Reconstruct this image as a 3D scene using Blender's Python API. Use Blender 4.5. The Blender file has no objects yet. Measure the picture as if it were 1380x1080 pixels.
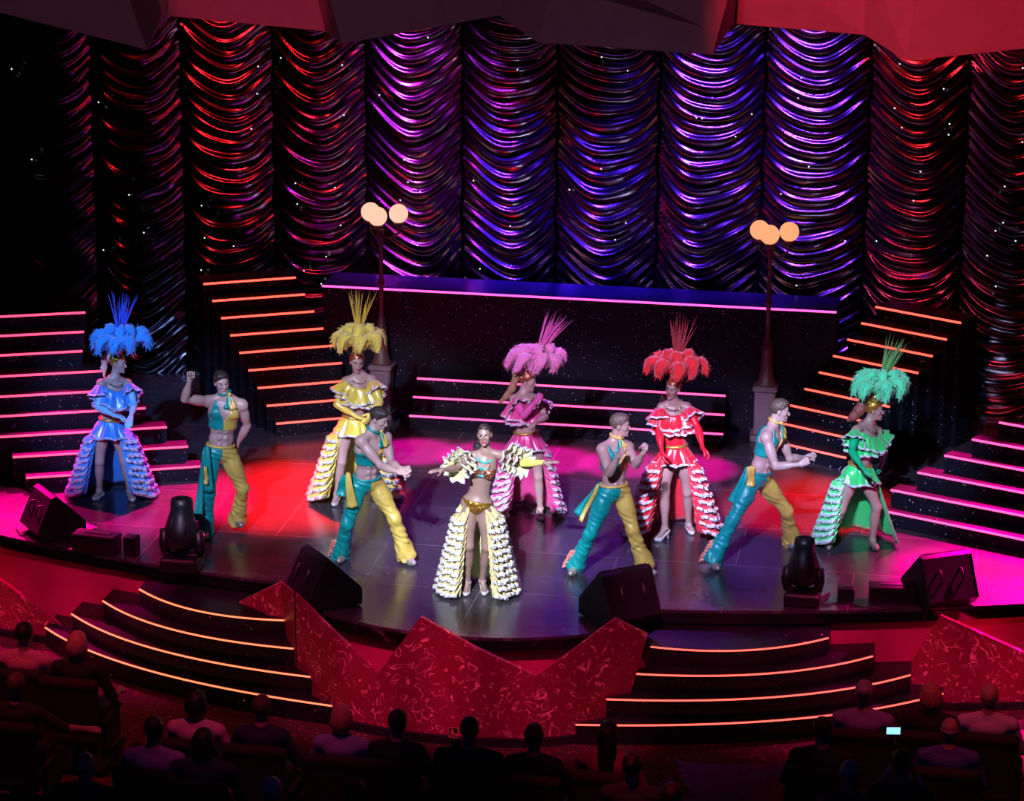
import bpy, math, random, time
import numpy as np
from mathutils import Vector, Matrix
T0 = time.time()
PI = math.pi
rnd = random.Random(7)
scene = bpy.context.scene
COL = scene.collection
FAST_H = 1.0          # grid coarseness factor
# ------------------------------------------------------------------ camera
F_PX, PIT, YAW, ROLL = 3770.74, 0.28521748, 0.17684957, 0.00730202
CAM = np.array([4.8676, -25.5248, 9.57526])
FW = np.array([-math.sin(YAW), math.cos(YAW), 0.0])     # horizontal view direction
RT = np.array([math.cos(YAW), math.sin(YAW), 0.0])
UP = np.array([0, 0, 1.0])
def ray(px, py):
    u, v = px - 690, py - 540
    cr, sr = math.cos(ROLL), math.sin(ROLL)
    x, up = (u * cr + v * sr) / F_PX, -(-u * sr + v * cr) / F_PX
    cp, sp = math.cos(PIT), math.sin(PIT)
    return RT * x + FW * (cp + up * sp) + UP * (-sp + up * cp)
def atz(px, py, z):
    d = ray(px, py); return CAM + d * ((z - CAM[2]) / d[2])
def aty(px, py, y):
    d = ray(px, py); return CAM + d * ((y - CAM[1]) / d[1])
def atD(px, py, D):
    d = ray(px, py); return CAM + d * (D / d.dot(FW))
def depth(p): return (np.asarray(p) - CAM).dot(FW)
cd = bpy.data.cameras.new('camera'); cam = bpy.data.objects.new('camera', cd); COL.objects.link(cam)
cd.sensor_width = 36; cd.lens = F_PX / 1380 * 36; cd.clip_end = 200
_cp, _sp = math.cos(PIT), math.sin(PIT)
fwd3 = FW * _cp - UP * _sp; up3 = FW * _sp + UP * _cp
_cr, _sr = math.cos(ROLL), math.sin(ROLL)
rc = RT * _cr + up3 * _sr; uc = -RT * _sr + up3 * _cr
M4 = Matrix.Identity(4)
for i in range(3):
    M4[i][0], M4[i][1], M4[i][2], M4[i][3] = rc[i], uc[i], -fwd3[i], CAM[i]
cam.matrix_world = M4
scene.camera = cam
# ------------------------------------------------------------------ materials
MATS = {}
def mat(name, col, rough=.5, metal=0., emit=None, es=1., bump=None, sheen=0., coat=0., spec=.5, sub=0.):
    if name in MATS: return MATS[name]
    m = bpy.data.materials.new(name); m.use_nodes = True
    nt = m.node_tree; b = nt.nodes['Principled BSDF']
    b.inputs['Base Color'].default_value = (*col, 1); b.inputs['Roughness'].default_value = rough
    b.inputs['Metallic'].default_value = metal; b.inputs['Specular IOR Level'].default_value = spec
    if sheen: b.inputs['Sheen Weight'].default_value = sheen
    if coat: b.inputs['Coat Weight'].default_value = coat; b.inputs['Coat Roughness'].default_value = .1
    if emit: b.inputs['Emission Color'].default_value = (*emit, 1); b.inputs['Emission Strength'].default_value = es
    # every material is procedural: a little colour variation
    tc = nt.nodes.new('ShaderNodeTexCoord'); nz = nt.nodes.new('ShaderNodeTexNoise')
    nz.inputs['Scale'].default_value = 6.; nt.links.new(tc.outputs['Object'], nz.inputs['Vector'])
    hs = nt.nodes.new('ShaderNodeMix'); hs.data_type = 'RGBA'; hs.blend_type = 'MULTIPLY'
    hs.inputs[0].default_value = .25; hs.inputs[6].default_value = (*col, 1)
    nt.links.new(nz.outputs['Fac'], hs.inputs[7]); nt.links.new(hs.outputs[2], b.inputs['Base Color'])
    if bump:
        sc, st, di = bump
        n2 = nt.nodes.new('ShaderNodeTexNoise'); n2.inputs['Scale'].default_value = sc; n2.inputs['Detail'].default_value = 3
        mp = nt.nodes.new('ShaderNodeMapping'); mp.inputs['Scale'].default_value = di
        nt.links.new(tc.outputs['Object'], mp.inputs[0]); nt.links.new(mp.outputs[0], n2.inputs['Vector'])
        bp = nt.nodes.new('ShaderNodeBump'); bp.inputs['Strength'].default_value = st; bp.inputs['Distance'].default_value = .02
        nt.links.new(n2.outputs['Fac'], bp.inputs['Height']); nt.links.new(bp.outputs[0], b.inputs['Normal'])
    MATS[name] = m
    return m
def speckled(name, base, spk, scale, thr, rough=.5, metal=0., spk_metal=1.):
    """dark cloth or sequins: voronoi cells, some of them shiny"""
    if name in MATS: return MATS[name]
    m = mat(name, base, rough, metal); nt = m.node_tree; b = nt.nodes['Principled BSDF']
    tc = nt.nodes.new('ShaderNodeTexCoord'); v = nt.nodes.new('ShaderNodeTexVoronoi'); v.inputs['Scale'].default_value = scale
    nt.links.new(tc.outputs['Object'], v.inputs['Vector'])
    sep = nt.nodes.new('ShaderNodeSeparateColor'); nt.links.new(v.outputs['Color'], sep.inputs[0])
    c1 = nt.nodes.new('ShaderNodeMath'); c1.operation = 'GREATER_THAN'; c1.inputs[1].default_value = thr
    nt.links.new(sep.outputs[0], c1.inputs[0])
    c2 = nt.nodes.new('ShaderNodeMath'); c2.operation = 'LESS_THAN'; c2.inputs[1].default_value = .45
    nt.links.new(v.outputs['Distance'], c2.inputs[0])
    c3 = nt.nodes.new('ShaderNodeMath'); c3.operation = 'MULTIPLY'
    nt.links.new(c1.outputs[0], c3.inputs[0]); nt.links.new(c2.outputs[0], c3.inputs[1])
    mx = nt.nodes.new('ShaderNodeMix'); mx.data_type = 'RGBA'
    mx.inputs[6].default_value = (*base, 1); mx.inputs[7].default_value = (*spk, 1)
    nt.links.new(c3.outputs[0], mx.inputs[0]); nt.links.new(mx.outputs[2], b.inputs['Base Color'])
    geo = nt.nodes.new('ShaderNodeNewGeometry')
    sb = nt.nodes.new('ShaderNodeVectorMath'); sb.operation = 'SUBTRACT'; sb.inputs[1].default_value = (.5, .5, .5)
    nt.links.new(v.outputs['Color'], sb.inputs[0])
    sc_ = nt.nodes.new('ShaderNodeVectorMath'); sc_.operation = 'SCALE'; sc_.inputs['Scale'].default_value = 1.1
    nt.links.new(sb.outputs[0], sc_.inputs[0])
    ml = nt.nodes.new('ShaderNodeVectorMath'); ml.operation = 'MULTIPLY'; nt.links.new(sc_.outputs[0], ml.inputs[0]); nt.links.new(c3.outputs[0], ml.inputs[1])
    ad = nt.nodes.new('ShaderNodeVectorMath'); nt.links.new(geo.outputs['Normal'], ad.inputs[0]); nt.links.new(ml.outputs[0], ad.inputs[1])
    nm = nt.nodes.new('ShaderNodeVectorMath'); nm.operation = 'NORMALIZE'; nt.links.new(ad.outputs[0], nm.inputs[0])
    nt.links.new(nm.outputs[0], b.inputs['Normal'])
    if spk_metal:
        mm = nt.nodes.new('ShaderNodeMath'); mm.operation = 'MAXIMUM'; mm.inputs[1].default_value = metal
        nt.links.new(c3.outputs[0], mm.inputs[0]); nt.links.new(mm.outputs[0], b.inputs['Metallic'])
    return m
# ------------------------------------------------------------------ mesh helpers
def link_obj(name, me, parent=None, loc=None):
    o = bpy.data.objects.new(name, me); COL.objects.link(o)
    if parent is not None: o.parent = parent
    elif loc is not None: o.location = loc
    return o
def mk(name, V, F, mats, parent=None, base=(0, 0, 0), smooth=True, fm=None):
    """V in world space; base = location of the top-level thing"""
    V = np.asarray(V, float) - np.asarray(base, float)
    me = bpy.data.meshes.new(name)
    if isinstance(F, np.ndarray):
        nf, k = F.shape
        me.vertices.add(len(V)); me.vertices.foreach_set('co', V.astype(np.float32).ravel())
        me.loops.add(nf * k); me.loops.foreach_set('vertex_index', F.astype(np.int32).ravel())
        me.polygons.add(nf); me.polygons.foreach_set('loop_start', np.arange(0, nf * k, k, dtype=np.int32))
        me.polygons.foreach_set('loop_total', np.full(nf, k, dtype=np.int32))
        me.update(calc_edges=True); me.validate()
    else:
        me.from_pydata([tuple(v) for v in V], [], [tuple(f) for f in F]); me.update()
    if not isinstance(mats, (list, tuple)): mats = [mats]
    for m in mats: me.materials.append(m)
    if fm is not None and len(fm) == len(me.polygons): me.polygons.foreach_set('material_index', np.asarray(fm, dtype=np.int32))
    if smooth: me.polygons.foreach_set('use_smooth', [True] * len(me.polygons))
    return link_obj(name, me, parent, tuple(base) if parent is None else None)
def tag(o, label=None, cat=None, group=None, kind=None):
    if label: o['label'] = label
    if cat: o['category'] = cat
    if group: o['group'] = group
    if kind: o['kind'] = kind
    return o
def empty(name, loc, label, cat, group=None, kind=None):
    o = bpy.data.objects.new(name, None); COL.objects.link(o); o.location = tuple(loc); o.empty_display_size = .1
    return tag(o, label, cat, group, kind)
class MB:
    def __init__(s): s.V = []; s.F = []; s.M = []
    def add(s, V, F, m=0):
        n = len(s.V); s.V += [tuple(v) for v in V]; s.F += [tuple(i + n for i in f) for f in F]; s.M += [m] * len(F)
    def box(s, c, size, rot=0., m=0, bev=0.):
        x, y, z = [q / 2 for q in size]; cr, sr = math.cos(rot), math.sin(rot)
        b = bev
        if b <= 0:
            P = [(i, j, k) for k in (-z, z) for (i, j) in ((-x, -y), (x, -y), (x, y), (-x, y))]
            F = [(3, 2, 1, 0), (4, 5, 6, 7), (0, 1, 5, 4), (1, 2, 6, 5), (2, 3, 7, 6), (3, 0, 4, 7)]
        else:
            P = []
            for (k, ins) in ((-z, b), (-z + b, 0), (z - b, 0), (z, b)):
                X, Y = x - ins, y - ins
                P += [(-X + b, -Y, k), (X - b, -Y, k), (X, -Y + b, k), (X, Y - b, k), (X - b, Y, k), (-X + b, Y, k), (-X, Y - b, k), (-X, -Y + b, k)]
            F = [tuple(range(7, -1, -1)), tuple(range(24, 32))]
            for r in range(3):
                for i in range(8): F.append((r * 8 + i, r * 8 + (i + 1) % 8, r * 8 + 8 + (i + 1) % 8, r * 8 + 8 + i))
        s.add([(c[0] + p[0] * cr - p[1] * sr, c[1] + p[0] * sr + p[1] * cr, c[2] + p[2]) for p in P], F, m)
    def prism(s, poly, z0, z1, m=0):
        n = len(poly); A = sum(poly[i][0] * poly[(i + 1) % n][1] - poly[(i + 1) % n][0] * poly[i][1] for i in range(n))
        if A < 0: poly = poly[::-1]
        V = [(p[0], p[1], z0) for p in poly] + [(p[0], p[1], z1) for p in poly]
        F = [tuple(range(n - 1, -1, -1)), tuple(range(n, 2 * n))] + [(i, (i + 1) % n, n + (i + 1) % n, n + i) for i in range(n)]
        s.add(V, F, m)
    def tube(s, pts, radii, n=10, m=0, cap=True, flat=None):
        pts = [np.array(p, float) for p in pts]
        if not hasattr(radii, '__len__'): radii = [radii] * len(pts)
        prev = None; V = []; F = []
        for i, p in enumerate(pts):
            t = pts[min(i + 1, len(pts) - 1)] - pts[max(i - 1, 0)]; t = t / (np.linalg.norm(t) + 1e-9)
            if prev is None:
                a = np.cross(t, (0, 0, 1.)) if abs(t[2]) < .9 else np.cross(t, (1., 0, 0))
            else: a = prev - t * prev.dot(t)
            a /= np.linalg.norm(a) + 1e-9; prev = a; b = np.cross(t, a)
            for k in range(n):
                w = 2 * PI * k / n; V.append(p + radii[i] * (a * math.cos(w) + b * math.sin(w) * (flat or 1)))
        for i in range(len(pts) - 1):
            for k in range(n): F.append((i * n + k, i * n + (k + 1) % n, (i + 1) * n + (k + 1) % n, (i + 1) * n + k))
        if cap: F.append(tuple(range(n - 1, -1, -1))); F.append(tuple(range((len(pts) - 1) * n, len(pts) * n)))
        s.add(V, F, m)
    def lathe(s, c, prof, n=24, m=0, axes=None):
        c = np.array(c, float); A = np.eye(3) if axes is None else np.array(axes)
        V = []; F = []
        for r, z in prof:
            for k in range(n):
                w = 2 * PI * k / n; V.append(c + A[0] * r * math.cos(w) + A[1] * r * math.sin(w) + A[2] * z)
        for i in range(len(prof) - 1):
            for k in range(n): F.append((i * n + k, i * n + (k + 1) % n, (i + 1) * n + (k + 1) % n, (i + 1) * n + k))
        F.append(tuple(range(n - 1, -1, -1))); F.append(tuple(range((len(prof) - 1) * n, len(prof) * n)))
        s.add(V, F, m)
    def sphere(s, c, r, n=16, m=0, axes=None):
        prof = [(max(1e-4, math.sin(PI * i / n)), -math.cos(PI * i / n)) for i in range(n + 1)]
        r3 = r if hasattr(r, '__len__') else (r, r, r)
        A = np.eye(3) if axes is None else np.array(axes)
        s.lathe(c, prof, n * 2 if n < 12 else 24, m, axes=[A[0] * r3[0], A[1] * r3[1], A[2] * r3[2]])
    def build(s, name, mats, parent=None, base=(0, 0, 0), smooth=False):
        return mk(name, s.V, s.F, mats, parent, base, smooth, s.M)
def copy_tree(o, loc=None, parent=None):
    c = o.copy(); COL.objects.link(c)
    if parent is not None: c.parent = parent
    if loc is not None: c.location = loc
    for ch in list(o.children): copy_tree(ch, None, c)
    return c
# ------------------------------------------------------------------ smooth solid modelling on a grid
def nrm(v):
    v = np.asarray(v, float); return v / (np.linalg.norm(v) + 1e-12)
def p_cap(a, b, ra, rb=None, k=.02, op=1):
    a = np.asarray(a, float); b = np.asarray(b, float); rb = ra if rb is None else rb
    R = max(ra, rb); ab = b - a; L2 = ab.dot(ab) + 1e-12
    def fn(X, Y, Z):
        px, py, pz = X - a[0], Y - a[1], Z - a[2]
        t = np.clip((px * ab[0] + py * ab[1] + pz * ab[2]) / L2, 0, 1)
        return np.sqrt((px - ab[0] * t) ** 2 + (py - ab[1] * t) ** 2 + (pz - ab[2] * t) ** 2) - (ra + (rb - ra) * t)
    return (fn, np.minimum(a, b) - R, np.maximum(a, b) + R, k, op)
def p_ell(c, ax, r, k=.03, op=1):
    c = np.asarray(c, float); ax = np.asarray(ax, float); R = float(max(r))
    ext = np.sqrt(((ax * np.asarray(r)[:, None]) ** 2).sum(0))
    def fn(X, Y, Z):
        px, py, pz = X - c[0], Y - c[1], Z - c[2]
        q = 0; g = 0
        for i in range(3):
            l = (px * ax[i, 0] + py * ax[i, 1] + pz * ax[i, 2]) / r[i]
            q = q + l * l; g = g + (l / r[i]) ** 2
        k0 = np.sqrt(q); k1 = np.sqrt(g) + 1e-9
        return k0 * (k0 - 1) / k1
    return (fn, c - ext, c + ext, k, op)
def solidify(prims, h, inflate=0., clip=None, wob=None):
    h = h * FAST_H
    lo = np.min([p[1] for p in prims if p[4] > 0], 0) - 3 * h - inflate; hi = np.max([p[2] for p in prims if p[4] > 0], 0) + 3 * h + inflate
    n = np.ceil((hi - lo) / h).astype(int) + 1
    ax = [(lo[i] + h * np.arange(n[i])).astype(np.float32) for i in range(3)]
    D = np.full(n, .3, np.float32)
    for fn, a, b, k, op in prims:
        m = k + 3 * h + abs(inflate)
        s = []
        for i in range(3):
            i0 = max(0, int((a[i] - m - lo[i]) / h)); i1 = min(n[i], int((b[i] + m - lo[i]) / h) + 2)
            s.append(slice(i0, max(i1, i0)))
        if min(q.stop - q.start for q in s) < 1: continue
        X = ax[0][s[0]][:, None, None]; Y = ax[1][s[1]][None, :, None]; Z = ax[2][s[2]][None, None, :]
        d2 = fn(X, Y, Z).astype(np.float32); d = D[tuple(s)]
        if op > 0:
            hh = np.clip(.5 + .5 * (d - d2) / k, 0, 1)
            D[tuple(s)] = d + (d2 - d) * hh - k * hh * (1 - hh)
        else:
            hh = np.clip(.5 - .5 * (d + d2) / k, 0, 1)
            D[tuple(s)] = d + (-d2 - d) * hh + k * hh * (1 - hh)
    D -= inflate
    X = ax[0][:, None, None]; Y = ax[1][None, :, None]; Z = ax[2][None, None, :]
    if wob is not None: D += wob(X, Y, Z).astype(np.float32)
    if clip is not None: D = np.maximum(D, clip(X, Y, Z).astype(np.float32))
    for i in range(3):
        sl = [slice(None)] * 3; sl[i] = 0; D[tuple(sl)] = .05; sl[i] = -1; D[tuple(sl)] = .05
    return nets(D, ax, h)
def nets(D, ax, h):
    S = D < 0
    c = S[:-1, :-1, :-1].astype(np.int8)
    c = sum(S[i:S.shape[0] - 1 + i, j:S.shape[1] - 1 + j, k:S.shape[2] - 1 + k].astype(np.int8) for i in (0, 1) for j in (0, 1) for k in (0, 1))
    mix = (c > 0) & (c < 8)
    I, J, K = np.nonzero(mix)
    idx = np.full(mix.shape, -1, np.int32); idx[I, J, K] = np.arange(len(I))
    acc = np.zeros((len(I), 3)); cnt = np.zeros(len(I))
    cor = [(i, j, k) for i in (0, 1) for j in (0, 1) for k in (0, 1)]
    val = {q: D[I + q[0], J + q[1], K + q[2]] for q in cor}
    for a in cor:
        for x in range(3):
            if a[x] == 0:
                b = list(a); b[x] = 1; b = tuple(b)
                va, vb = val[a], val[b]; cr = (va < 0) != (vb < 0)
                t = np.where(cr, va / np.where(cr, va - vb, 1), 0)
                for y in range(3):
                    acc[:, y] += np.where(cr, a[y] + (t if y == x else 0), 0)
                cnt += cr
    acc /= cnt[:, None]
    V = np.stack([ax[0][I], ax[1][J], ax[2][K]], 1) + acc * h
    Fs = []
    for x in range(3):
        y, z = (x + 1) % 3, (x + 2) % 3
        s0 = [slice(None)] * 3; s1 = [slice(None)] * 3; s0[x] = slice(0, -1); s1[x] = slice(1, None)
        A = S[tuple(s0)]; B = S[tuple(s1)]
        E = np.stack(np.nonzero(A != B), 1)
        if not len(E): continue
        E = E[(E[:, y] > 0) & (E[:, z] > 0) & (E[:, y] < D.shape[y] - 1) & (E[:, z] < D.shape[z] - 1)]
        inside = A[E[:, 0], E[:, 1], E[:, 2]]
        def cell(dy, dz):
            q = E.copy(); q[:, y] += dy; q[:, z] += dz
            return idx[q[:, 0], q[:, 1], q[:, 2]]
        Q = np.stack([cell(-1, -1), cell(0, -1), cell(0, 0), cell(-1, 0)], 1)
        Q[~inside] = Q[~inside][:, ::-1]
        Fs.append(Q)
    return V, np.concatenate(Fs)
def loc3(X, Y, Z, o, a): return (X - o[0]) * a[0] + (Y - o[1]) * a[1] + (Z - o[2]) * a[2]
# ================================================================== THE SETTING
M_black = mat('black matt paint', (.004, .004, .006), .7)
M_rim = mat('black lacquer', (.004, .004, .005), .15, coat=.5)
M_glit = speckled('dark glitter cloth', (.003, .003, .009), (.35, .38, .5), 60, .965, .6)
M_glit.node_tree.nodes['Principled BSDF'].inputs['Specular IOR Level'].default_value = .15
M_glitd = speckled('dark tread glitter', (.008, .006, .012), (.35, .35, .45), 60, .975, .4)
M_cans = mat('dark painted steel', (.02, .02, .024), .5, .3)
def emis(name, col, s): return mat(name, (.1, .1, .1), .5, emit=col, es=s)
L_pink = emis('pink light strip', (1, .07, .26), 2.8)
L_pinkr = emis('rose light strip', (1, .05, .13), 3.0)
L_mag = emis('magenta light strip', (1, .08, .42), 2.6)
L_org = emis('orange light strip', (1, .07, .045), 3.4)
L_amb = emis('amber step strip', (1, .16, .07), 2.8)
L_red = emis('red step strip', (1, .10, .07), 2.6)
# stage floor -------------------------------------------------------
def floor_mat():
    m = mat('gloss stage floor', (.030, .022, .040), .3); nt = m.node_tree; b = nt.nodes['Principled BSDF']
    tc = nt.nodes.new('ShaderNodeTexCoord')
    n = nt.nodes.new('ShaderNodeTexNoise'); n.inputs['Scale'].default_value = 1.6; n.inputs['Detail'].default_value = 6
    nt.links.new(tc.outputs['Object'], n.inputs['Vector'])
    mr = nt.nodes.new('ShaderNodeMapRange'); mr.inputs[3].default_value = .16; mr.inputs[4].default_value = .36
    nt.links.new(n.outputs['Fac'], mr.inputs[0]); nt.links.new(mr.outputs[0], b.inputs['Roughness'])
    br = nt.nodes.new('ShaderNodeTexBrick'); br.inputs['Scale'].default_value = 1.0
    br.inputs['Brick Width'].default_value = 2.4; br.inputs['Row Height'].default_value = 1.22; br.inputs['Mortar Size'].default_value = .008
    br.inputs['Color1'].default_value = (.055, .045, .06, 1); br.inputs['Color2'].default_value = (.062, .048, .066, 1); br.inputs['Mortar'].default_value = (.16, .13, .16, 1)
    nt.links.new(tc.outputs['Object'], br.inputs['Vector'])
    mx = nt.nodes.new('ShaderNodeMix'); mx.data_type = 'RGBA'; mx.blend_type = 'MULTIPLY'; mx.inputs[0].default_value = .5
    nt.links.new(br.outputs['Color'], mx.inputs[6]); nt.links.new(n.outputs['Fac'], mx.inputs[7]); nt.links.new(mx.outputs[2], b.inputs['Base Color'])
    n2 = nt.nodes.new('ShaderNodeTexNoise'); n2.inputs['Scale'].default_value = 9; n2.inputs['Detail'].default_value = 5
    mp = nt.nodes.new('ShaderNodeMapping'); mp.inputs['Scale'].default_value = (1, .35, 1)
    nt.links.new(tc.outputs['Object'], mp.inputs[0]); nt.links.new(mp.outputs[0], n2.inputs['Vector'])
    bp = nt.nodes.new('ShaderNodeBump'); bp.inputs['Strength'].default_value = .12; bp.inputs['Distance'].default_value = .01
    nt.links.new(n2.outputs['Fac'], bp.inputs['Height']); nt.links.new(bp.outputs[0], b.inputs['Normal'])
    b.inputs['Specular IOR Level'].default_value = .9
    return m
def edge_y(x):
    a = abs(x)
    if a <= 1.5: return -1.27 + .2 * x * x
    if a < 1.75: return -.82 + (a - 1.5) / .25 * .60
    return -.3 + .035 * x * x + max(0, (2.3 - a)) * .02
EX = [-8 + .2 * i for i in range(31)] + [-1.75, -1.5] + [-1.4 + .14 * i for i in range(21)] + [1.5, 1.75] + [2 + .2 * i for i in range(31)]
edge = [(x, edge_y(x)) for x in EX]
mb = MB(); mb.prism(edge + [(8, 9), (-8, 9)], -.03, 0)
tag(mb.build('floor', floor_mat()), 'glossy dark stage floor with a curved front edge', kind='structure')
mb = MB(); mb.prism([(x, y - .02) for x, y in edge] + [(x, y + .12) for x, y in edge][::-1], -.13, -.03)
tag(mb.build('trim_1', M_rim), kind='structure')
# fascia under the rim
def wallstrip(name, top, bot, th, m, kind='structure'):
    """top/bot: lists of 3D points of equal length -> thick sheet"""
    n = len(top); V = list(top) + list(bot) + [np.array(p) + (0, th, 0) for p in top] + [np.array(p) + (0, th, 0) for p in bot]; F = []
    for i in range(n - 1):
        F += [(i, n + i, n + i + 1, i + 1), (2 * n + i, 2 * n + i + 1, 3 * n + i + 1, 3 * n + i), (i, i + 1, 2 * n + i + 1, 2 * n + i), (n + i, 3 * n + i, 3 * n + i + 1, n + i + 1)]
    F += [(0, 2 * n, 3 * n, n), (n - 1, 2 * n - 1, 4 * n - 1, 3 * n - 1)]
    o = mk(name, V, F, m, smooth=False)
    return tag(o, kind=kind)
M_fas = mat('rose red painted panel', (.62, .03, .15), .45)
wallstrip('wall_front', [(x, y + .05, -.13) for x, y in edge], [(x, y + .16, -.98) for x, y in edge], .1, M_fas)
# patterned zigzag panels
def squiggle():
    m = mat('squiggle patterned red panel', (.30, .01, .05), .4); nt = m.node_tree; b = nt.nodes['Principled BSDF']
    tc = nt.nodes.new('ShaderNodeTexCoord')
    n = nt.nodes.new('ShaderNodeTexNoise'); n.inputs['Scale'].default_value = 6.0; n.inputs['Detail'].default_value = 1.2; n.inputs['Distortion'].default_value = 1.4
    nt.links.new(tc.outputs['Object'], n.inputs['Vector'])
    w = nt.nodes.new('ShaderNodeMath'); w.operation = 'MULTIPLY'; w.inputs[1].default_value = 24; nt.links.new(n.outputs['Fac'], w.inputs[0])
    s = nt.nodes.new('ShaderNodeMath'); s.operation = 'SINE'; nt.links.new(w.outputs[0], s.inputs[0])
    g = nt.nodes.new('ShaderNodeMapRange'); g.inputs[1].default_value = .80; g.inputs[2].default_value = .97; nt.links.new(s.outputs[0], g.inputs[0])
    n2 = nt.nodes.new('ShaderNodeTexNoise'); n2.inputs['Scale'].default_value = 9; nt.links.new(tc.outputs['Object'], n2.inputs['Vector'])
    g2 = nt.nodes.new('ShaderNodeMapRange'); g2.inputs[1].default_value = .38; g2.inputs[2].default_value = .62; nt.links.new(n2.outputs['Fac'], g2.inputs[0])
    p = nt.nodes.new('ShaderNodeMath'); p.operation = 'MULTIPLY'; nt.links.new(g.outputs[0], p.inputs[0]); nt.links.new(g2.outputs[0], p.inputs[1])
    mx = nt.nodes.new('ShaderNodeMix'); mx.data_type = 'RGBA'; mx.inputs[6].default_value = (.26, .012, .05, 1); mx.inputs[7].default_value = (1, .34, .38, 1)
    nt.links.new(p.outputs[0], mx.inputs[0]); nt.links.new(mx.outputs[2], b.inputs['Base Color'])
    return m
M_sq = squiggle()
def zig(name, tops, bots, label):
    V = [np.array(t) for t in tops] + [np.array(t) for t in bots]
    return tag(wallstrip(name, tops, bots, .05, M_sq, None), label, 'wall panel', 'patterned panels along the stage front')
cb = lambda px: atz(px, 975 + 25 * (1 - ((px - 640) / 170) ** 2) - (0 if px < 640 else 0), -.96)
ctop = [aty(398, 800, -1.03), aty(452, 853, -1.33), aty(509, 908, -1.5), aty(540, 868, -1.52), aty(567, 832, -1.5), aty(640, 873, -1.62), aty(722, 912, -1.55), aty(770, 878, -1.4), aty(828, 834, -1.15), aty(872, 856, -.98)]
cbot = [(-1.62, -.95, -.98), (-1.42, -1.1, -.98), (-1.16, -1.28, -.98), (-.75, -1.42, -.98), (-.35, -1.5, -.98), (.2, -1.52, -.98), (.72, -1.45, -.98), (1.0, -1.35, -.98), (1.3, -1.18, -.98), (1.55, -1.0, -.98)]
zig('wall_panel', ctop, cbot, 'large squiggle-patterned red panel with zigzag top between the two step flights')
zig('wall_panel', [aty(322, 812, -.55), aty(378, 785, -.75), aty(396, 800, -1.03)], [aty(345, 835, -.5), aty(383, 838, -.72), (-1.63, -.93, -.98)], 'small mauve triangular patterned panel beside the top of the left steps')
zig('wall_panel', [aty(1222, 905, .28), aty(1268, 830, .16), aty(1380, 880, .33), aty(1460, 918, .5)], [(4.22, .26, -.98), (4.66, .24, -.98), (5.3, .4, -.98), (5.9, .6, -.98)], 'pointed patterned red panel right of the right-hand steps')
zig('wall_panel', [aty(-90, 735, .6), aty(0, 782, .33), aty(60, 826, .2), aty(96, 856, .12)], [(-5.7, .55, -.98), (-4.95, .3, -.98), (-4.5, .2, -.98), (-4.24, .18, -.98)], 'patterned red panel sloping down left of the left-hand steps')
mb = MB()
bl = [(p[0], p[1] - .02) for p in cbot]
mb.prism(bl + [(x, y - .05) for x, y in bl][::-1], -.98, -.9); tag(mb.build('baseboard_front', M_black), kind='structure')
mb = MB()
for q in ([(4.22, .24), (4.66, .22), (5.3, .38), (6.4, .7)], [(-6.4, .7), (-5.7, .53), (-4.95, .28), (-4.24, .16)]):
    mb.prism(q + [(x, y - .05) for x, y in q][::-1], -.98, -.91)
tag(mb.build('baseboard_side', M_black), kind='structure')
# small walking-figure sign on the central panel
M_sgn = mat('pale orange sign print', (.9, .35, .2), .5); M_sgb = mat('dark sign ground', (.03, .01, .012), .5)
sp = atz(611.5, 987, -.80); 
sg = empty('sign', sp, 'tiny square sign with walking figure low on the central red panel', 'sign')
def sgbox(l): 
    m_ = MB()
    for (cx_, cz_, w_, h_, r_) in l:
        y0 = sp[1] - .005
        V = []
        for yy in (y0, y0 - .006):
            for (a, b_) in ((-w_ / 2, -h_ / 2), (w_ / 2, -h_ / 2), (w_ / 2, h_ / 2), (-w_ / 2, h_ / 2)):
                V.append((sp[0] + cx_ + a * math.cos(r_) - b_ * math.sin(r_), yy, sp[2] + cz_ + a * math.sin(r_) + b_ * math.cos(r_)))
        m_.add(V, [(3, 2, 1, 0), (4, 5, 6, 7), (0, 1, 5, 4), (1, 2, 6, 5), (2, 3, 7, 6), (3, 0, 4, 7)])
    return m_
o = sgbox([(0, 0, .085, .1, 0)]).build('board', M_sgb, sg, sp)
m_ = sgbox([(0, .048, .09, .005, 0), (0, -.048, .09, .005, 0), (-.043, 0, .005, .1, 0), (.043, 0, .005, .1, 0), (-.012, .030, .014, .014, .7), (-.012, .006, .017, .036, 0), (-.022, -.022, .008, .036, -.35), (-.002, -.022, .008, .036, .35), (-.026, .008, .007, .03, -.6), (.001, .008, .007, .03, .6), (.024, -.018, .028, .014, 0)])
m_.V = [(x, y - .007, z) for x, y, z in m_.V]
m_.build('pictogram', M_sgn, sg, sp)
# audience floor
def carpet():
    m = speckled('red patterned carpet', (.05, .006, .010), (.2, .03, .02), 26, .8, .9, 0, 0)
    return m
mb = MB(); mb.box((0, -6, -1.03), (26, 15.5, .1)); tag(mb.build('floor_hall', carpet()), kind='structure')
# back and side walls
mb = MB(); mb.box((0, 8.2, 3), (18, .2, 8.2)); tag(mb.build('wall_back', M_black), kind='structure')
for sx, nm in ((-1, 'wall_left'), (1, 'wall_right')):
    mb = MB(); mb.box((sx * 8.2, 3, 3), (.2, 12, 8.2)); tag(mb.build(nm, M_black), kind='structure')
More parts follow.
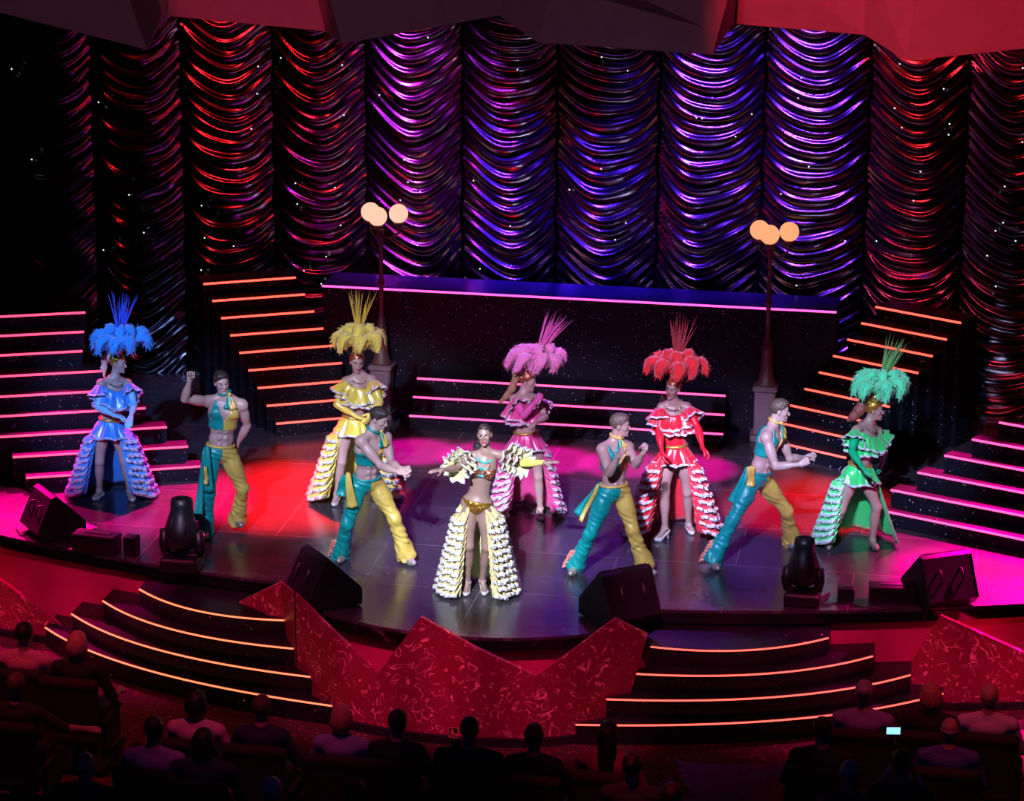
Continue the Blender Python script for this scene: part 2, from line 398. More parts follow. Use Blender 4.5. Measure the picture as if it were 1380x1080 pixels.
# ------------------------------------------------------------------ front steps (curved)
def arc3(p0, p1, p2, n=24):
    return [np.array(p0) * (1 - t) ** 2 + 2 * t * (1 - t) * np.array(p1) + t * t * np.array(p2) for t in np.linspace(0, 1, n)]
FS = [((1.80, -.735), (3.446, -.173), -.16), ((1.655, -.955), (3.874, -.055), -.36), ((1.44, -1.15), (4.24, .03), -.56), ((1.18, -1.345), (4.56, .11), -.76)]
BACK = [(2.0, -.10), (1.9, -.2)]
for sx, lab, led in ((-1, 'curved dark front steps with amber edge strips, left of the central panel', L_amb), (1, 'curved dark front steps with red edge strips, right of the central panel', L_red)):
    root = empty('stage_steps', (sx * 2.8, -.4, -.98), lab, 'steps', 'curved steps up to the stage front')
    prevarc = None
    for k, (a, b, z) in enumerate(FS):
        a = np.array(a); b = np.array(b); d = nrm(b - a); nn = np.array([d[1], -d[0]])
        c = (a + b) / 2 + nn * (.42 + .06 * k) + d * (-.0 + .12 * k)
        A = arc3(a, c, b)
        if prevarc is None: back = [(x, edge_y(x) + .035) for x in np.linspace(b[0], 1.86, 9)] + [(1.78, -.3), (1.72, -.55)]
        else: back = [tuple(p) for p in prevarc[::-1]]
        bx = (b[0], edge_y(b[0]) + .035)
        poly = [tuple(p) for p in A] + ([bx] if prevarc is not None else []) + ([(prevarc[-1][0], edge_y(prevarc[-1][0]) + .035)] if prevarc is not None else []) + back
        poly = [(sx * x, y) for x, y in poly]
        mb = MB(); mb.prism(poly, -.98, z - .012); mb.prism(poly, z - .012, z)
        st = mb.build('step', M_glitd, root, (sx * 2.8, -.4, -.98))
        prevarc = A
        mb = MB(); mb.tube([(sx * p[0], p[1] - .012, z - .012) for p in A], .0085, 8)
        mb.build('light_strip', led, root, (sx * 2.8, -.4, -.98), smooth=True)
# ------------------------------------------------------------------ straight stage stairs
def flight(label, steps, sx, led, back_last, group, rt=None, front_m=M_glit):
    """steps: list of (inner xy, outer xy, z) from top to bottom"""
    base = (sx * (steps[-1][0][0] + steps[-1][1][0]) / 2, (steps[-1][0][1] + steps[-1][1][1]) / 2, 0)
    root = empty('staircase', base, label, 'stairs', group)
    for k, (a, b, z) in enumerate(steps):
        a = np.array(a); b = np.array(b)
        if k == 0: a2, b2 = a + back_last, b + back_last
        else:
            # back edge under the next higher step
            d = nrm(b - a); nn = np.array([-d[1], d[0]]); pa = np.array(steps[k - 1][0]); w = (pa - a).dot(nn)
            a2, b2 = a + nn * (w - .001), b + nn * (w - .001)
            if steps[k][3:] == ('ext',): pass
        poly = [(sx * p[0], p[1]) for p in (a, b, b2, a2)]
        mb = MB(); mb.prism(poly, 0.0, z - .02); mb.prism([(sx * p[0], p[1]) for p in (a, b, b2, a2)], z - .02, z, 1)
        mb.build('step', [front_m, M_glitd], root, base)
        d = nrm(b - a); nn = np.array([d[1], -d[0]]) * .012
        mb = MB(); mb.tube([(sx * (a + nn)[0], (a + nn)[1], z - .014), (sx * (b + nn)[0], (b + nn)[1], z - .014)], .0125, 8)
        mb.build('light_strip', led, root, base, smooth=True)
    return root
OR = [((3.479 - .1468 * k, 6.281 - .1425 * k), (4.472 - .1468 * k, 5.743 - .1425 * k), 1.506 - .1667 * k) for k in range(9)]
for sx, lab in ((-1, 'orange-lit staircase behind the dancer with raised fist, left'), (1, 'orange-lit staircase behind the green-costumed dancer, right')):
    flight(lab, OR, sx, L_org, np.array([.18, .33]), 'orange-lit staircases')
PK = []
inner = [(3.68, 2.85), (3.871, 2.977), (4.14, 3.081), (4.41, 3.174), (4.69, 3.235), (4.96, 3.33), None, None, None]
for k in range(9):
    z = .1775 * (k + 1)
    if inner[k] is None:
        p = atz(-0 + 110.9 + (k - 6) * 1.95, 471.5 - (k - 6) * 26.05, z); inner[k] = (-p[0], p[1])
    ou = (5.43 + .2 * k, 2.07 + .15 * k) if k < 2 else (inner[k][0] + 1.78, inner[k][1] - .765)
    PK.append((inner[k], ou, z))
PK = PK[::-1]
flight('pink-lit staircase behind the blue-costumed dancer, far left', PK, -1, L_pinkr, np.array([.4, .95]), 'pink-lit side staircases')
flight('pink-lit staircase at the far right edge of the stage', PK, 1, L_pink, np.array([.4, .95]), 'pink-lit side staircases')
CS = [(1.826, 5.568, .536), (1.838, 5.39, .3575), (1.845, 5.21, .179)]
root = empty('staircase', (0, 5.4, 0), 'low wide centre stairs of three pink-lit steps below the platform', 'stairs')
for k, (w, y, z) in enumerate(CS):
    yb = 5.86 if k == 0 else CS[k - 1][1] - .001
    mb = MB(); mb.box((0, (y + yb) / 2, (z - .02) / 2), (2 * w, yb - y, z - .02)); mb.box((0, (y + yb) / 2, z - .01), (2 * w, yb - y, .02), 0, 1)
    mb.build('step', [M_glit, M_glitd], root, (0, 5.4, 0))
    mb = MB(); mb.tube([(-w, y - .012, z - .014), (w, y - .012, z - .014)], .0125, 8); mb.build('light_strip', L_pink, root, (0, 5.4, 0), smooth=True)
root = empty('platform', (0, 6.2, 0), 'high black glitter platform with one long magenta edge strip', 'platform')
mb = MB(); mb.box((0, 6.2, .75), (6.09, .64, 1.5)); mb.build('front', M_glit, root, (0, 6.2, 0))
M_deck = mat('dark blue gloss deck', (.006, .005, .03), .3)
mb = MB(); mb.box((0, 6.2, 1.51), (6.1, .66, .02)); mb.build('deck', M_deck, root, (0, 6.2, 0))
mb = MB(); mb.tube([(-3.046, 5.868, 1.508), (3.046, 5.868, 1.508)], .0125, 8); mb.build('light_strip', L_mag, root, (0, 6.2, 0), smooth=True)
# ------------------------------------------------------------------ curtains
M_cur = mat('dark metallic drape cloth', (.20, .18, .22), .2, 1.0)
M_star = emis('star light', (.8, .9, 1), 1.6)
mb = MB(); mb.sphere((0, 0, 0), .009, 4); star0 = mb.build('star_light', M_star, None); star_me = star0.data; bpy.data.objects.remove(star0)
GX = [-7.3, -6.2, -5.06, -3.91, -2.75, -1.57, -.42, .80, 2.04, 3.27, 4.40, 5.55, 6.7, 7.8]
cnames = ['black curtain panel at the far left edge', 'dark curtain panel second from the left, with faint red glints', 'curtain panel with red glints behind the tops of the orange stairs, left',
          'dim red curtain panel directly left of the purple one', 'bright purple curtain panel behind the left street lamp', 'blue curtain panel right of the purple one', 'dim blue curtain panel above the middle of the platform',
          'bright violet curtain panel left of the right street lamp', 'curtain panel above the right lamp, violet fading to red', 'curtain panel with red upper folds, right of the right lamp', 'dark star-dotted curtain panel behind the right orange stairs', 'black curtain panel near the far right edge', 'black curtain panel at the far right edge']
PIT_ = [.17, .17, .165, .165, .14, .15, .15, .145, .145, .15, .16, .17, .17]
for i in range(12):
    x0, x1 = GX[i], GX[i + 1]; nu, pit = 41, PIT_[i]
    z1 = 5.4; nv = int(z1 / .0135)
    r_ = np.random.RandomState(40 + i)
    u = np.linspace(0, 1, nu)[None, :]; z = np.linspace(0, z1, nv)[:, None]
    asym = r_.uniform(-.25, .25)
    q = (2 * u - 1); cat = (1 - q ** 2) * (1 + asym * q)
    cat = cat + .12 * np.sin(q * 3 + z * 1.3 + i)* (1 - q ** 2)
    sag = .33 + .04 * math.sin(i * 2.1)
    zz = z + sag * cat
    f = zz / pit + .22 * np.sin(zz * 3.1 + i) + .15 * np.sin(zz * 7.7 + 2 * i + q * .8)
    fr = f - np.floor(f)
    amp = (.045 + .018 * np.sin(np.floor(f) * 2.4 + i)) * (.30 + .70 * (1 - np.abs(q) ** 3))
    prof = 1.25 * (.5 - .5 * np.cos(2 * PI * np.clip(fr * 1.0, 0, 1))) ** 2.6
    Y = 7.0 - .10 * (1 - q ** 2) - amp * prof + .01 * np.sin(z * 11 + u * 9 + i) + 0 * z
    X = x0 + .022 + (x1 - x0 - .044) * u + 0 * z - .012 * np.sin(9 * z) * np.abs(q) ** 6
    V = np.stack([X, Y, z + 0 * u], -1).reshape(-1, 3)
    I, J = np.meshgrid(np.arange(nv - 1), np.arange(nu - 1), indexing='ij')
    a = (I * nu + J).ravel(); F = np.stack([a, a + 1, a + nu + 1, a + nu], 1)
    base = ((x0 + x1) / 2, 7.0, 0)
    o = mk('curtain', V, F, M_cur, None, base)
    tag(o, cnames[i], 'curtain', 'swagged curtain panels at the back of the stage')
    for s in range([2, 5, 8, 10, 6, 5, 7, 5, 6, 10, 12, 8, 2][i]):
        sx_, sz_ = r_.uniform(x0 + .1, x1 - .1), r_.uniform(1.2, 4.5)
        c = bpy.data.objects.new('star_light', star_me); COL.objects.link(c); c.parent = o
        c.location = (sx_ - base[0], 6.80 - base[1], sz_)
# ------------------------------------------------------------------ faceted canopy
M_can = mat('grey plaster canopy', (.50, .34, .40), .75, bump=(60, .15, (1, 1, 1)))
cp = {}
def cpt(px, py, y): return aty(px, py, y)
facets = [[(-60, 2, -1.2), (198, 67, -1.6), (150, -70, -1.0), (-60, -70, -1.0)],
          [(150, -70, -1.0), (198, 67, -1.6), (222, 21, -.9), (205, -70, -.7)],
          [(205, -70, -.7), (222, 21, -.9), (438, 42, -1.0), (412, -70, -.8)],
          [(412, -70, -.8), (438, 42, -1.0), (461, 59, -1.7), (425, -70, -1.6)],
          [(425, -70, -1.6), (461, 59, -1.7), (672, 21, -.9), (690, -70, -.7)],
          [(690, -70, -.7), (672, 21, -.9), (725, 57, -1.4), (745, -20, -1.2)],
          [(745, -20, -1.2), (725, 57, -1.4), (960, 74, -1.7), (954, 39, -1.55)],
          [(690, -70, -.7), (745, -20, -1.2), (954, 39, -1.55), (1000, -70, -1.0)],
          [(1000, -70, -1.0), (954, 39, -1.55), (960, 74, -1.7), (989, 32, -.9)],
          [(1000, -70, -1.0), (989, 32, -.9), (1165, 47, -1.0), (1165, -70, -.8)],
          [(1165, -70, -.8), (1165, 47, -1.0), (1222, 82, -1.6), (1240, -70, -1.2)],
          [(1240, -70, -1.2), (1222, 82, -1.6), (1460, 57, -1.1), (1460, -70, -.8)]]
mb = MB()
for fc in facets:
    P = [cpt(*q) for q in fc]; n = len(P); B = [p + np.array([0, .5, .25]) for p in P]
    mb.add(P + B, [tuple(range(n)), tuple(range(2 * n - 1, n - 1, -1))] + [(j, (j + 1) % n, n + (j + 1) % n, n + j)[::-1] for j in range(n)])
tag(mb.build('ceiling', M_can), 'faceted plaster canopy above the stage', kind='structure')
# ------------------------------------------------------------------ street lamps on stage
M_iron = mat('weathered bronze paint', (.12, .07, .065), .5, .4, bump=(25, .4, (1, 1, 1)))
M_stone = mat('mottled grey plinth', (.16, .13, .14), .7, bump=(12, .5, (1, 1, 1)))
def lamp(x, lab, gcol, gs):
    b = (x, 5.67, 0); root = empty('street_lamp', b, lab, 'street lamp', 'street lamps on stage')
    m = MB(); m.box((x, 5.67, .035), (.34, .34, .07), bev=.01); m.box((x, 5.67, .33), (.245, .245, .54), bev=.02); m.box((x, 5.67, .62), (.29, .29, .07), bev=.02)
    m.build('plinth', M_stone, root, b)
    m = MB(); m.lathe((x, 5.67, 0), [(.13, .655), (.13, .68), (.10, .70), (.10, .73), (.085, .76), (.06, 1.05), (.07, 1.07), (.07, 1.10), (.05, 1.12), (.055, 1.16), (.038, 1.2), (.028, 1.25), (.027, 1.6), (.042, 1.62), (.042, 1.65), (.027, 1.68), (.022, 2.2), (.045, 2.23), (.045, 2.27), (.02, 2.3)], 14)
    m.build('post', M_iron, root, b, True)
    glass = emis('lamp glass ' + lab, gcol, gs)
    for dx, dy in ((-.135, .05), (0, -.17), (.205, .03)):
        zc = 2.47
        m = MB(); m.tube([(x, 5.67, 2.2), (x + dx * .5, 5.67 + dy * .5, 2.17), (x + dx, 5.67 + dy, 2.24), (x + dx, 5.67 + dy, 2.33)], .013, 8)
        m.lathe((x + dx, 5.67 + dy, 0), [(.02, 2.31), (.06, 2.335), (.065, 2.36), (.05, 2.37)], 14)
        arm = m.build('arm', M_iron, root, b, True)
        m = MB(); m.sphere((x + dx, 5.67 + dy, zc), .112, 14); m.build('globe', glass, root, b, True)
lamp(-2.28, 'three-globe street lamp behind the yellow-costumed dancer, left', (1, .50, .36), 1.25)
lamp(2.28, 'three-globe street lamp with orange glow, right of the platform', (1, .36, .16), 1.2)
# ------------------------------------------------------------------ wedge monitors, moving heads, small boxes
M_mon = mat('black speaker vinyl', (.012, .012, .016), .55, bump=(90, .2, (1, 1, 1)))
M_gril = mat('black speaker grille', (.02, .02, .025), .4, .5, bump=(200, .5, (1, 1, 1)))
M_edge = mat('worn steel edging', (.12, .12, .14), .4, .6)
def wedge(px, py, head, s, lab):
    g = atz(px, py, 0); b = (g[0], g[1], 0); root = empty('stage_monitor', b, lab, 'loudspeaker', 'wedge monitors along the stage edge')
    c, q = math.cos(head), math.sin(head)
    W = .25 * s
    prof = [(-.20, .02), (-.27, .10), (-.10, .46), (-.05, .48), (.27, .16), (.27, .02)]
    def T(u, v, w): return (g[0] + (u * c - w * q) * s, g[1] + (u * q + w * c) * s, v * s)
    W = .25
    def slab(pr, w0, w1):
        m_ = MB(); n = len(pr); V = [T(u, v, w0) for u, v in pr] + [T(u, v, w1) for u, v in pr]
        m_.add(V, [tuple(range(n)), tuple(range(2 * n - 1, n - 1, -1))] + [(i, n + i, n + (i + 1) % n, (i + 1) % n) for i in range(n)]); return m_
    slab(prof, -W, W).build('cabinet', M_mon, root, b)
    m_ = slab([(-.045, .489), (.275, .169), (.268, .16), (-.052, .48)], -W + .02, W - .02); m_.build('grille', M_gril, root, b)
    for w in (-.11, .11):
        m_ = MB()
        def HP(t, o): # point on rear panel
            return T(-.27 + (.17) * t - o * .9, .10 + .36 * t + o * .43, w)
        m_.tube([HP(.40, .0), HP(.42, .035), HP(.68, .035), HP(.70, .0)], .011 * s, 8); m_.build('handle', M_edge, root, b, True)
    for w in (-W, W):
        m_ = MB(); m_.tube([T(-.27, .10, w), T(-.10, .46, w), T(-.05, .48, w)], .006 * s, 6); m_.build('edging', M_edge, root, b)
wedge(72, 719, math.radians(40), 1.0, 'black wedge monitor at the far left of the stage')
wedge(436, 811, math.radians(38), 1.08, 'black wedge monitor left of centre, above the patterned panel peak')
wedge(835, 835, math.radians(130), 1.12, 'black wedge monitor right of centre, above the right front steps')
wedge(1265, 810, math.radians(122), 1.08, 'black wedge monitor at the far right of the stage')
M_ph = mat('black fixture plastic', (.010, .010, .014), .42); M_lens = mat('dark lens ring', (.03, .01, .01), .2, .3)
def mover(px, py, s, tilt, lab):
    g = atz(px, py, 0); b = (g[0], g[1], 0); root = empty('moving_head_light', b, lab, 'stage light', 'moving head lights on the stage edge')
    m = MB(); m.box((g[0], g[1], .075 * s), (.40 * s, .34 * s, .15 * s), bev=.02); m.build('base', M_ph, root, b)
    m = MB(); m.tube([(g[0] - .17 * s, g[1], .16 * s), (g[0] - .19 * s, g[1], .27 * s), (g[0] - .18 * s, g[1], .42 * s)], [.05 * s, .055 * s, .05 * s], 10)
    m.tube([(g[0] + .17 * s, g[1], .16 * s), (g[0] + .19 * s, g[1], .27 * s), (g[0] + .18 * s, g[1], .42 * s)], [.05 * s, .055 * s, .05 * s], 10)
    m.box((g[0], g[1], .17 * s), (.36 * s, .12 * s, .05 * s), bev=.01); m.build('yoke', M_ph, root, b, True)
    ax = np.array([[1, 0, 0], [0, math.cos(tilt), math.sin(tilt)], [0, -math.sin(tilt), math.cos(tilt)]])
    m = MB(); m.lathe((g[0], g[1], .40 * s), [(.09 * s, -.18 * s), (.15 * s, -.15 * s), (.175 * s, -.05 * s), (.17 * s, .06 * s), (.13 * s, .17 * s), (.115 * s, .27 * s), (.12 * s, .29 * s), (.11 * s, .36 * s), (.085 * s, .37 * s), (.08 * s, .34 * s)], 20, axes=ax)
    for k in range(6):
        w = k * PI / 3; m.tube([np.array((g[0], g[1], .40 * s)) + ax[0] * .12 * s * math.cos(w) + ax[1] * .12 * s * math.sin(w) + ax[2] * (.20 * s), np.array((g[0], g[1], .40 * s)) + ax[0] * .175 * s * math.cos(w) + ax[1] * .175 * s * math.sin(w) + ax[2] * (.02 * s)], .012 * s, 6)
    m.build('head', M_ph, root, b, True)
    m = MB(); m.lathe((g[0], g[1], .40 * s), [(.07 * s, .345 * s), (.072 * s, .352 * s), (.03, .356 * s)], 18, axes=ax); m.build('lens', M_lens, root, b, True)
mover(246, 767, .97, -.12, 'black moving head light beside the left dancer with raised fist')
mover(1081, 813, .87, -.1, 'black moving head light right of centre, near the green dancer')
def sbox(px0, px1, py, h, d, rot, lab):
    a, c = atz(px0, py, 0), atz(px1, py, 0); g = (a + c) / 2 + np.array([0, d / 2, 0]); b = (g[0], g[1], 0)
    root = empty('floor_box', b, lab, 'equipment box', 'small black boxes on the stage edge')
    w = np.linalg.norm(c - a)
    m = MB(); m.box((g[0], g[1], h / 2), (w, d, h), rot, bev=.008); m.build('case', M_ph, root, b)
    m = MB(); m.box((g[0] + .02, g[1], h + .004), (w * .6, d * .25, .012), rot, bev=.003); m.build('handle', M_edge, root, b)
sbox(95, 158, 748, .2, .2, -.12, 'low black box between the left monitor and the moving head light')
sbox(166, 184, 750, .2, .14, -.1, 'small black box standing left of the left moving head light')
sbox(1170, 1232, 815, .17, .2, .1, 'low black box left of the far right monitor')
sbox(1128, 1150, 812, .14, .14, .1, 'small black box right of the right moving head light')
M_cab = mat('black rubber cable', (.01, .01, .01), .5)
def cable(pts, lab):
    P = [atz(x, y, .012) for x, y in pts]; C = []
    for i in range(len(P) - 1):
        p0, p1, p2, p3 = P[max(i - 1, 0)], P[i], P[i + 1], P[min(i + 2, len(P) - 1)]
        for t in np.linspace(0, 1, 8, endpoint=False):
            C.append(.5 * ((2 * p1) + (p2 - p0) * t + (2 * p0 - 5 * p1 + 4 * p2 - p3) * t * t + (3 * p1 - p0 - 3 * p2 + p3) * t ** 3))
    C.append(P[-1]); m = MB(); m.tube(C, .008, 6); o = m.build('cable', M_cab, None, tuple(P[0]), True); tag(o, lab, 'cable')
cable([(1102, 808), (1118, 800), (1108, 815), (1135, 812), (1160, 818), (1190, 821)], 'thin black cable looping right of the right moving head light')
cable([(22, 712), (30, 722), (40, 716), (55, 727), (80, 738)], 'thin black cable curling under the far left monitor')
# ------------------------------------------------------------------ lights
def spot(name, loc, tgt, col, en, ang, blend=.4, size=.05):
    l = bpy.data.lights.new(name, 'SPOT'); l.color = col; l.energy = en; l.spot_size = math.radians(ang); l.spot_blend = blend; l.shadow_soft_size = size
    o = bpy.data.objects.new(name, l); COL.objects.link(o); o.location = loc
    o.rotation_euler = (Vector(tgt) - Vector(loc)).to_track_quat('-Z', 'Y').to_euler(); return o
w = bpy.data.worlds.new('world'); scene.world = w; w.use_nodes = True
w.node_tree.nodes['Background'].inputs[0].default_value = (.15, .2, 1, 1); w.node_tree.nodes['Background'].inputs[1].default_value = .0012
PUR, BLU, VIO, RED = (.62, .03, 1), (.06, .012, 1), (.13, .02, 1), (1, .015, .02)
def strip_lamp(name, loc, tgt, col, en, sx, spread):
    l = bpy.data.lights.new(name, 'AREA'); l.shape = 'RECTANGLE'; l.size = sx; l.size_y = .10; l.color = col; l.energy = en; l.spread = math.radians(spread)
    o = bpy.data.objects.new(name, l); COL.objects.link(o); o.location = loc
    o.rotation_euler = (Vector(tgt) - Vector(loc)).to_track_quat('-Z', 'Y').to_euler(); return o
strip_lamp('curtain_purple', (-2.15, 5.7, 6.4), (-2.16, 7, 2.2), PUR, 60, 1.0, 34)
strip_lamp('curtain_blue', (-.95, 5.2, 6.4), (-1.0, 7, 1.0), BLU, 46, 1.0, 24)
strip_lamp('curtain_blue', (.2, 5.2, 6.4), (.2, 7, .7), BLU, 38, 1.0, 24)
strip_lamp('curtain_violet', (1.4, 5.6, 6.4), (1.4, 7, 2.2), VIO, 75, 1.1, 36)
strip_lamp('curtain_violet', (2.4, 5.6, 6.4), (2.4, 7, 3.0), VIO, 45, .7, 36)
strip_lamp('curtain_red', (-5.3, 5.6, 6.0), (-4.3, 7, 2.6), RED, 9, .5, 70)
strip_lamp('curtain_red', (-3.3, 5.6, 6.4), (-3.4, 7, 4.2), RED, 3.5, .9, 60)
strip_lamp('curtain_red', (3.8, 5.7, 6.4), (3.9, 7, 3.8), RED, 9, 1.1, 50)
spot('curtain_red', (-1.2, 5.0, 5.0), (-2.1, 7, 2.0), RED, 90, 30, .6)
spot('floor_red', (-3.2, 5.6, 6.4), (-2.55, 2.6, 0), (1, .004, .012), 46000, 21, .8)
spot('floor_red', (3.3, 5.6, 6.4), (3.0, 3.3, 0), (1, .004, .012), 22000, 19, .8)
spot('floor_magenta', (-7.5, 3.4, 4.6), (-4.75, 1.2, 0), (1, .0, .24), 5000, 28, .8)
spot('floor_magenta', (-5.8, 6.4, 6.4), (-4.95, 1.35, 0), (1, .0, .24), 42000, 15, .7)
spot('floor_magenta', (-3.4, 6.2, 6.2), (-3.9, 2.1, 0), (1, .0, .24), 20000, 17, .7)
spot('floor_magenta', (7.6, 3.6, 4.8), (4.85, 1.35, 0), (1, .0, .28), 7000, 30, .8)
spot('floor_magenta', (5.8, 6.4, 6.4), (4.95, 1.3, 0), (1, .0, .28), 52000, 17, .7)
spot('floor_magenta', (4.6, 6.4, 6.2), (4.3, 2.3, 0), (1, .0, .28), 12000, 12, .7)
for x in (-1.6, -.8, 0, .8, 1.6): spot('floor_magenta', (x, 5.0, 6.0), (x, 4.35, 0), (1, .0, .40), 19000, 11, .6)  # added spots, standing in for the centre step strips' reflection in the floor
spot('floor_violet', (0, 5.4, 6.4), (.4, 1.9, 0), (.40, .05, 1), 1600, 46, .9)
for x, y, z, c, e in ((-4.45, 2.0, 1.3, (.24, .44, 1), .75), (-3.0, 1.1, .9, (.52, .58, 1), .62), (-2.0, 2.2, 1.5, (.66, .70, 1), .6), (-1.3, .8, .8, (.62, .68, 1), .9), (.0, -.1, .8, (.70, .76, 1), 1.35), (.1, 2.2, 1.4, (.72, .60, 1), .7),
                     (1.3, .8, .9, (.58, .60, 1), .8), (1.8, 2.0, 1.3, (.74, .58, 1), .7), (2.6, 1.3, .9, (.50, .50, 1), .75), (3.6, 2.0, 1.2, (.52, .66, 1), .8)):
    spot('follow_spot', (x * .6 + .3, -16, 11), (x, y, z), c, 30000 * e, 7.0, .7, .12)
for x in (-5.6, -4.8, -3.9, -3.0, -2.1, -1.2, -.4, .4, 1.2, 2.1, 3.0, 3.9, 4.8, 5.6):
    spot('front_wash', (x * .9, -7.5, 9.2), (x, -1.2 if abs(x) < 1.7 else .1, -.62), (1, .08, .28), 4000, 8.5, .9, .1)
spot('canopy_red', (1.6, -9, 9.8), (4.2, -1.2, 6.1), (1, .03, .06), 2400, 26, .4)
spot('canopy_red', (-2.0, -8, 9.8), (-1.9, -1.0, 6.2), (1, .02, .10), 700, 14, .4)
spot('canopy_dim', (0, -12, 10.5), (0, -1.2, 6.2), (.75, .28, .45), 400, 60, .6)
spot('hall_red', (-3.5, -6, 9), (-3.4, -2.9, 0), (1, .04, .10), 1400, 20, .8, .3)
spot('hall_red', (4.5, -6, 9), (4.6, -2.7, 0), (1, .05, .10), 1000, 18, .8, .3)
spot('hall_red', (-.8, -7, 9), (-1.2, -3.9, 0), (1, .06, .20), 900, 18, .8, .3)
spot('hall_red', (1.6, -7, 9), (2.4, -4.7, -.9), (1, .02, .05), 1500, 17, .8, .3)
spot('hall_blue', (3, -14, 9.8), (1.5, -4.5, 0), (.1, .12, 1), 130, 70, .8, .3)
scene.view_settings.view_transform = 'Standard'; scene.view_settings.look = 'None'; scene.view_settings.exposure = 0; scene.view_settings.gamma = 1
scene.view_settings.use_curve_mapping = False
# ================================================================== PEOPLE
SKIN = mat('light skin', (.50, .32, .28), .42, bump=(40, .05, (1, 1, 1)))
SKINT = mat('tanned skin', (.40, .25, .21), .4, bump=(40, .05, (1, 1, 1)))
SKIND = mat('brown skin', (.33, .20, .155), .38, bump=(40, .05, (1, 1, 1)))
M_lip = mat('red lips', (.55, .04, .06), .35); M_lipm = mat('natural lips', (.45, .20, .18), .45)
M_brow = mat('dark eyebrow', (.05, .03, .025), .6); M_eye = mat('white of the eye', (.4, .4, .4), .4); M_iris = mat('dark iris', (.03, .015, .01), .2)
M_nip = M_lipm
def satin(n, c): return mat(n, c, .30, 0, bump=(7, .55, (1, 1, .35)), sheen=.3, spec=.8)
def shiny(n, c): return mat(n, c, .42, .1, bump=(11, .8, (1, 1, .3)), spec=.6)
TEAL = shiny('teal stretch satin', (.0, .31, .28)); YEL = shiny('golden yellow stretch satin', (.72, .52, .10))
GOLDT = mat('gold trim', (.75, .5, .12), .35, .7)
CORAL = satin('coral ruffle satin', (.85, .22, .16)); SILV = mat('silver shoe leather', (.62, .55, .48), .28, .7)
WHITE = mat('white ruffle trim', (.78, .74, .78), .6, bump=(80, .7, (1, 1, 1)))
SEQ = speckled('gold sequins', (.45, .22, .03), (1, .62, .15), 95, .3, .3, .8, 0)
SEQC = speckled('copper sequins', (.40, .12, .06), (1, .45, .3), 95, .3, .3, .8, 0)
JEWEL = speckled('crystal jewels', (.5, .4, .3), (1, .95, .9), 160, .4, .2, .9, 0)
PEARL = mat('white shoe leather', (.75, .70, .70), .35)
def shoeM(c): return c
def hairM(n, c): return mat(n, c, .45, 0, bump=(60, .6, (1, 1, .12)))
def heading(deg):
    """0 faces the audience camera, 90 faces the right of the picture"""
    a = math.radians(deg)
    return -FW * math.cos(a) + RT * math.sin(a)
class P: pass
def hand(pr, wrist, d, n, side, pose, s=1.):
    d = nrm(d); n = nrm(n - d * n.dot(d)); l = np.cross(d, n)
    w = np.asarray(wrist, float)
    kn = []
    for i, (off, fw) in enumerate(((-.030, .082), (-.010, .088), (.010, .085), (.029, .077))):
        off *= side; k = w + d * fw * s + l * off * s; kn.append(k)
        pr.append(p_cap(w + l * off * .6 * s, k, .0135 * s, .0115 * s, .012))
    curl = {'fist': (1.35, 1.5, 1.0), 'relax': (.35, .45, .3), 'open': (.08, .1, .08), 'grip': (.9, 1.0, .6)}[pose]
    for i, L in enumerate((.066, .078, .084, .076)[::1]):
        L = (.070, .080, .074, .060)[i] * s
        p = kn[i]; a = 0.; spread = (-.10, -.03, .05, .14)[i] * side * (1 if pose == 'open' else .3)
        for q, (fr, cu) in enumerate(zip((.46, .30, .24), curl)):
            a += cu * (1 + .08 * (i - 1.5)); dd = d * math.cos(a) + n * math.sin(a) + l * spread
            p2 = p + nrm(dd) * L * fr; pr.append(p_cap(p, p2, (.0092 - .0008 * q) * s, (.0085 - .0008 * q) * s, .0045)); p = p2
    t0 = w + d * .022 * s - l * side * .022 * s + n * .006 * s
    c = {'fist': 1., 'relax': .35, 'open': .0, 'grip': .8}[pose]
    td = nrm(d * (.65 - .1 * c) - l * side * (.75 - .6 * c) + n * (.25 + .55 * c))
    t1 = t0 + td * .045 * s; pr.append(p_cap(t0, t1, .0145 * s, .0115 * s, .012))
    td2 = nrm(td * (1 - .5 * c) + d * .35 * (1 - c) + l * side * 1.0 * c + n * .1); t2 = t1 + td2 * .032 * s; pr.append(p_cap(t1, t2, .011 * s, .0095 * s, .004))
    td3 = nrm(td2 + l * side * .5 * c); pr.append(p_cap(t2, t2 + td3 * .024 * s, .0095 * s, .008 * s, .004))
def rotax(ax, yaw=0, pitch=0, roll=0):
    """ax rows: left, forward, up"""
    l, f, u = [np.array(a) for a in ax]
    a = math.radians(pitch); f, u = f * math.cos(a) - u * math.sin(a), u * math.cos(a) + f * math.sin(a)
    a = math.radians(roll); l, u = l * math.cos(a) + u * math.sin(a), u * math.cos(a) - l * math.sin(a)
    return np.array([l, f, u])
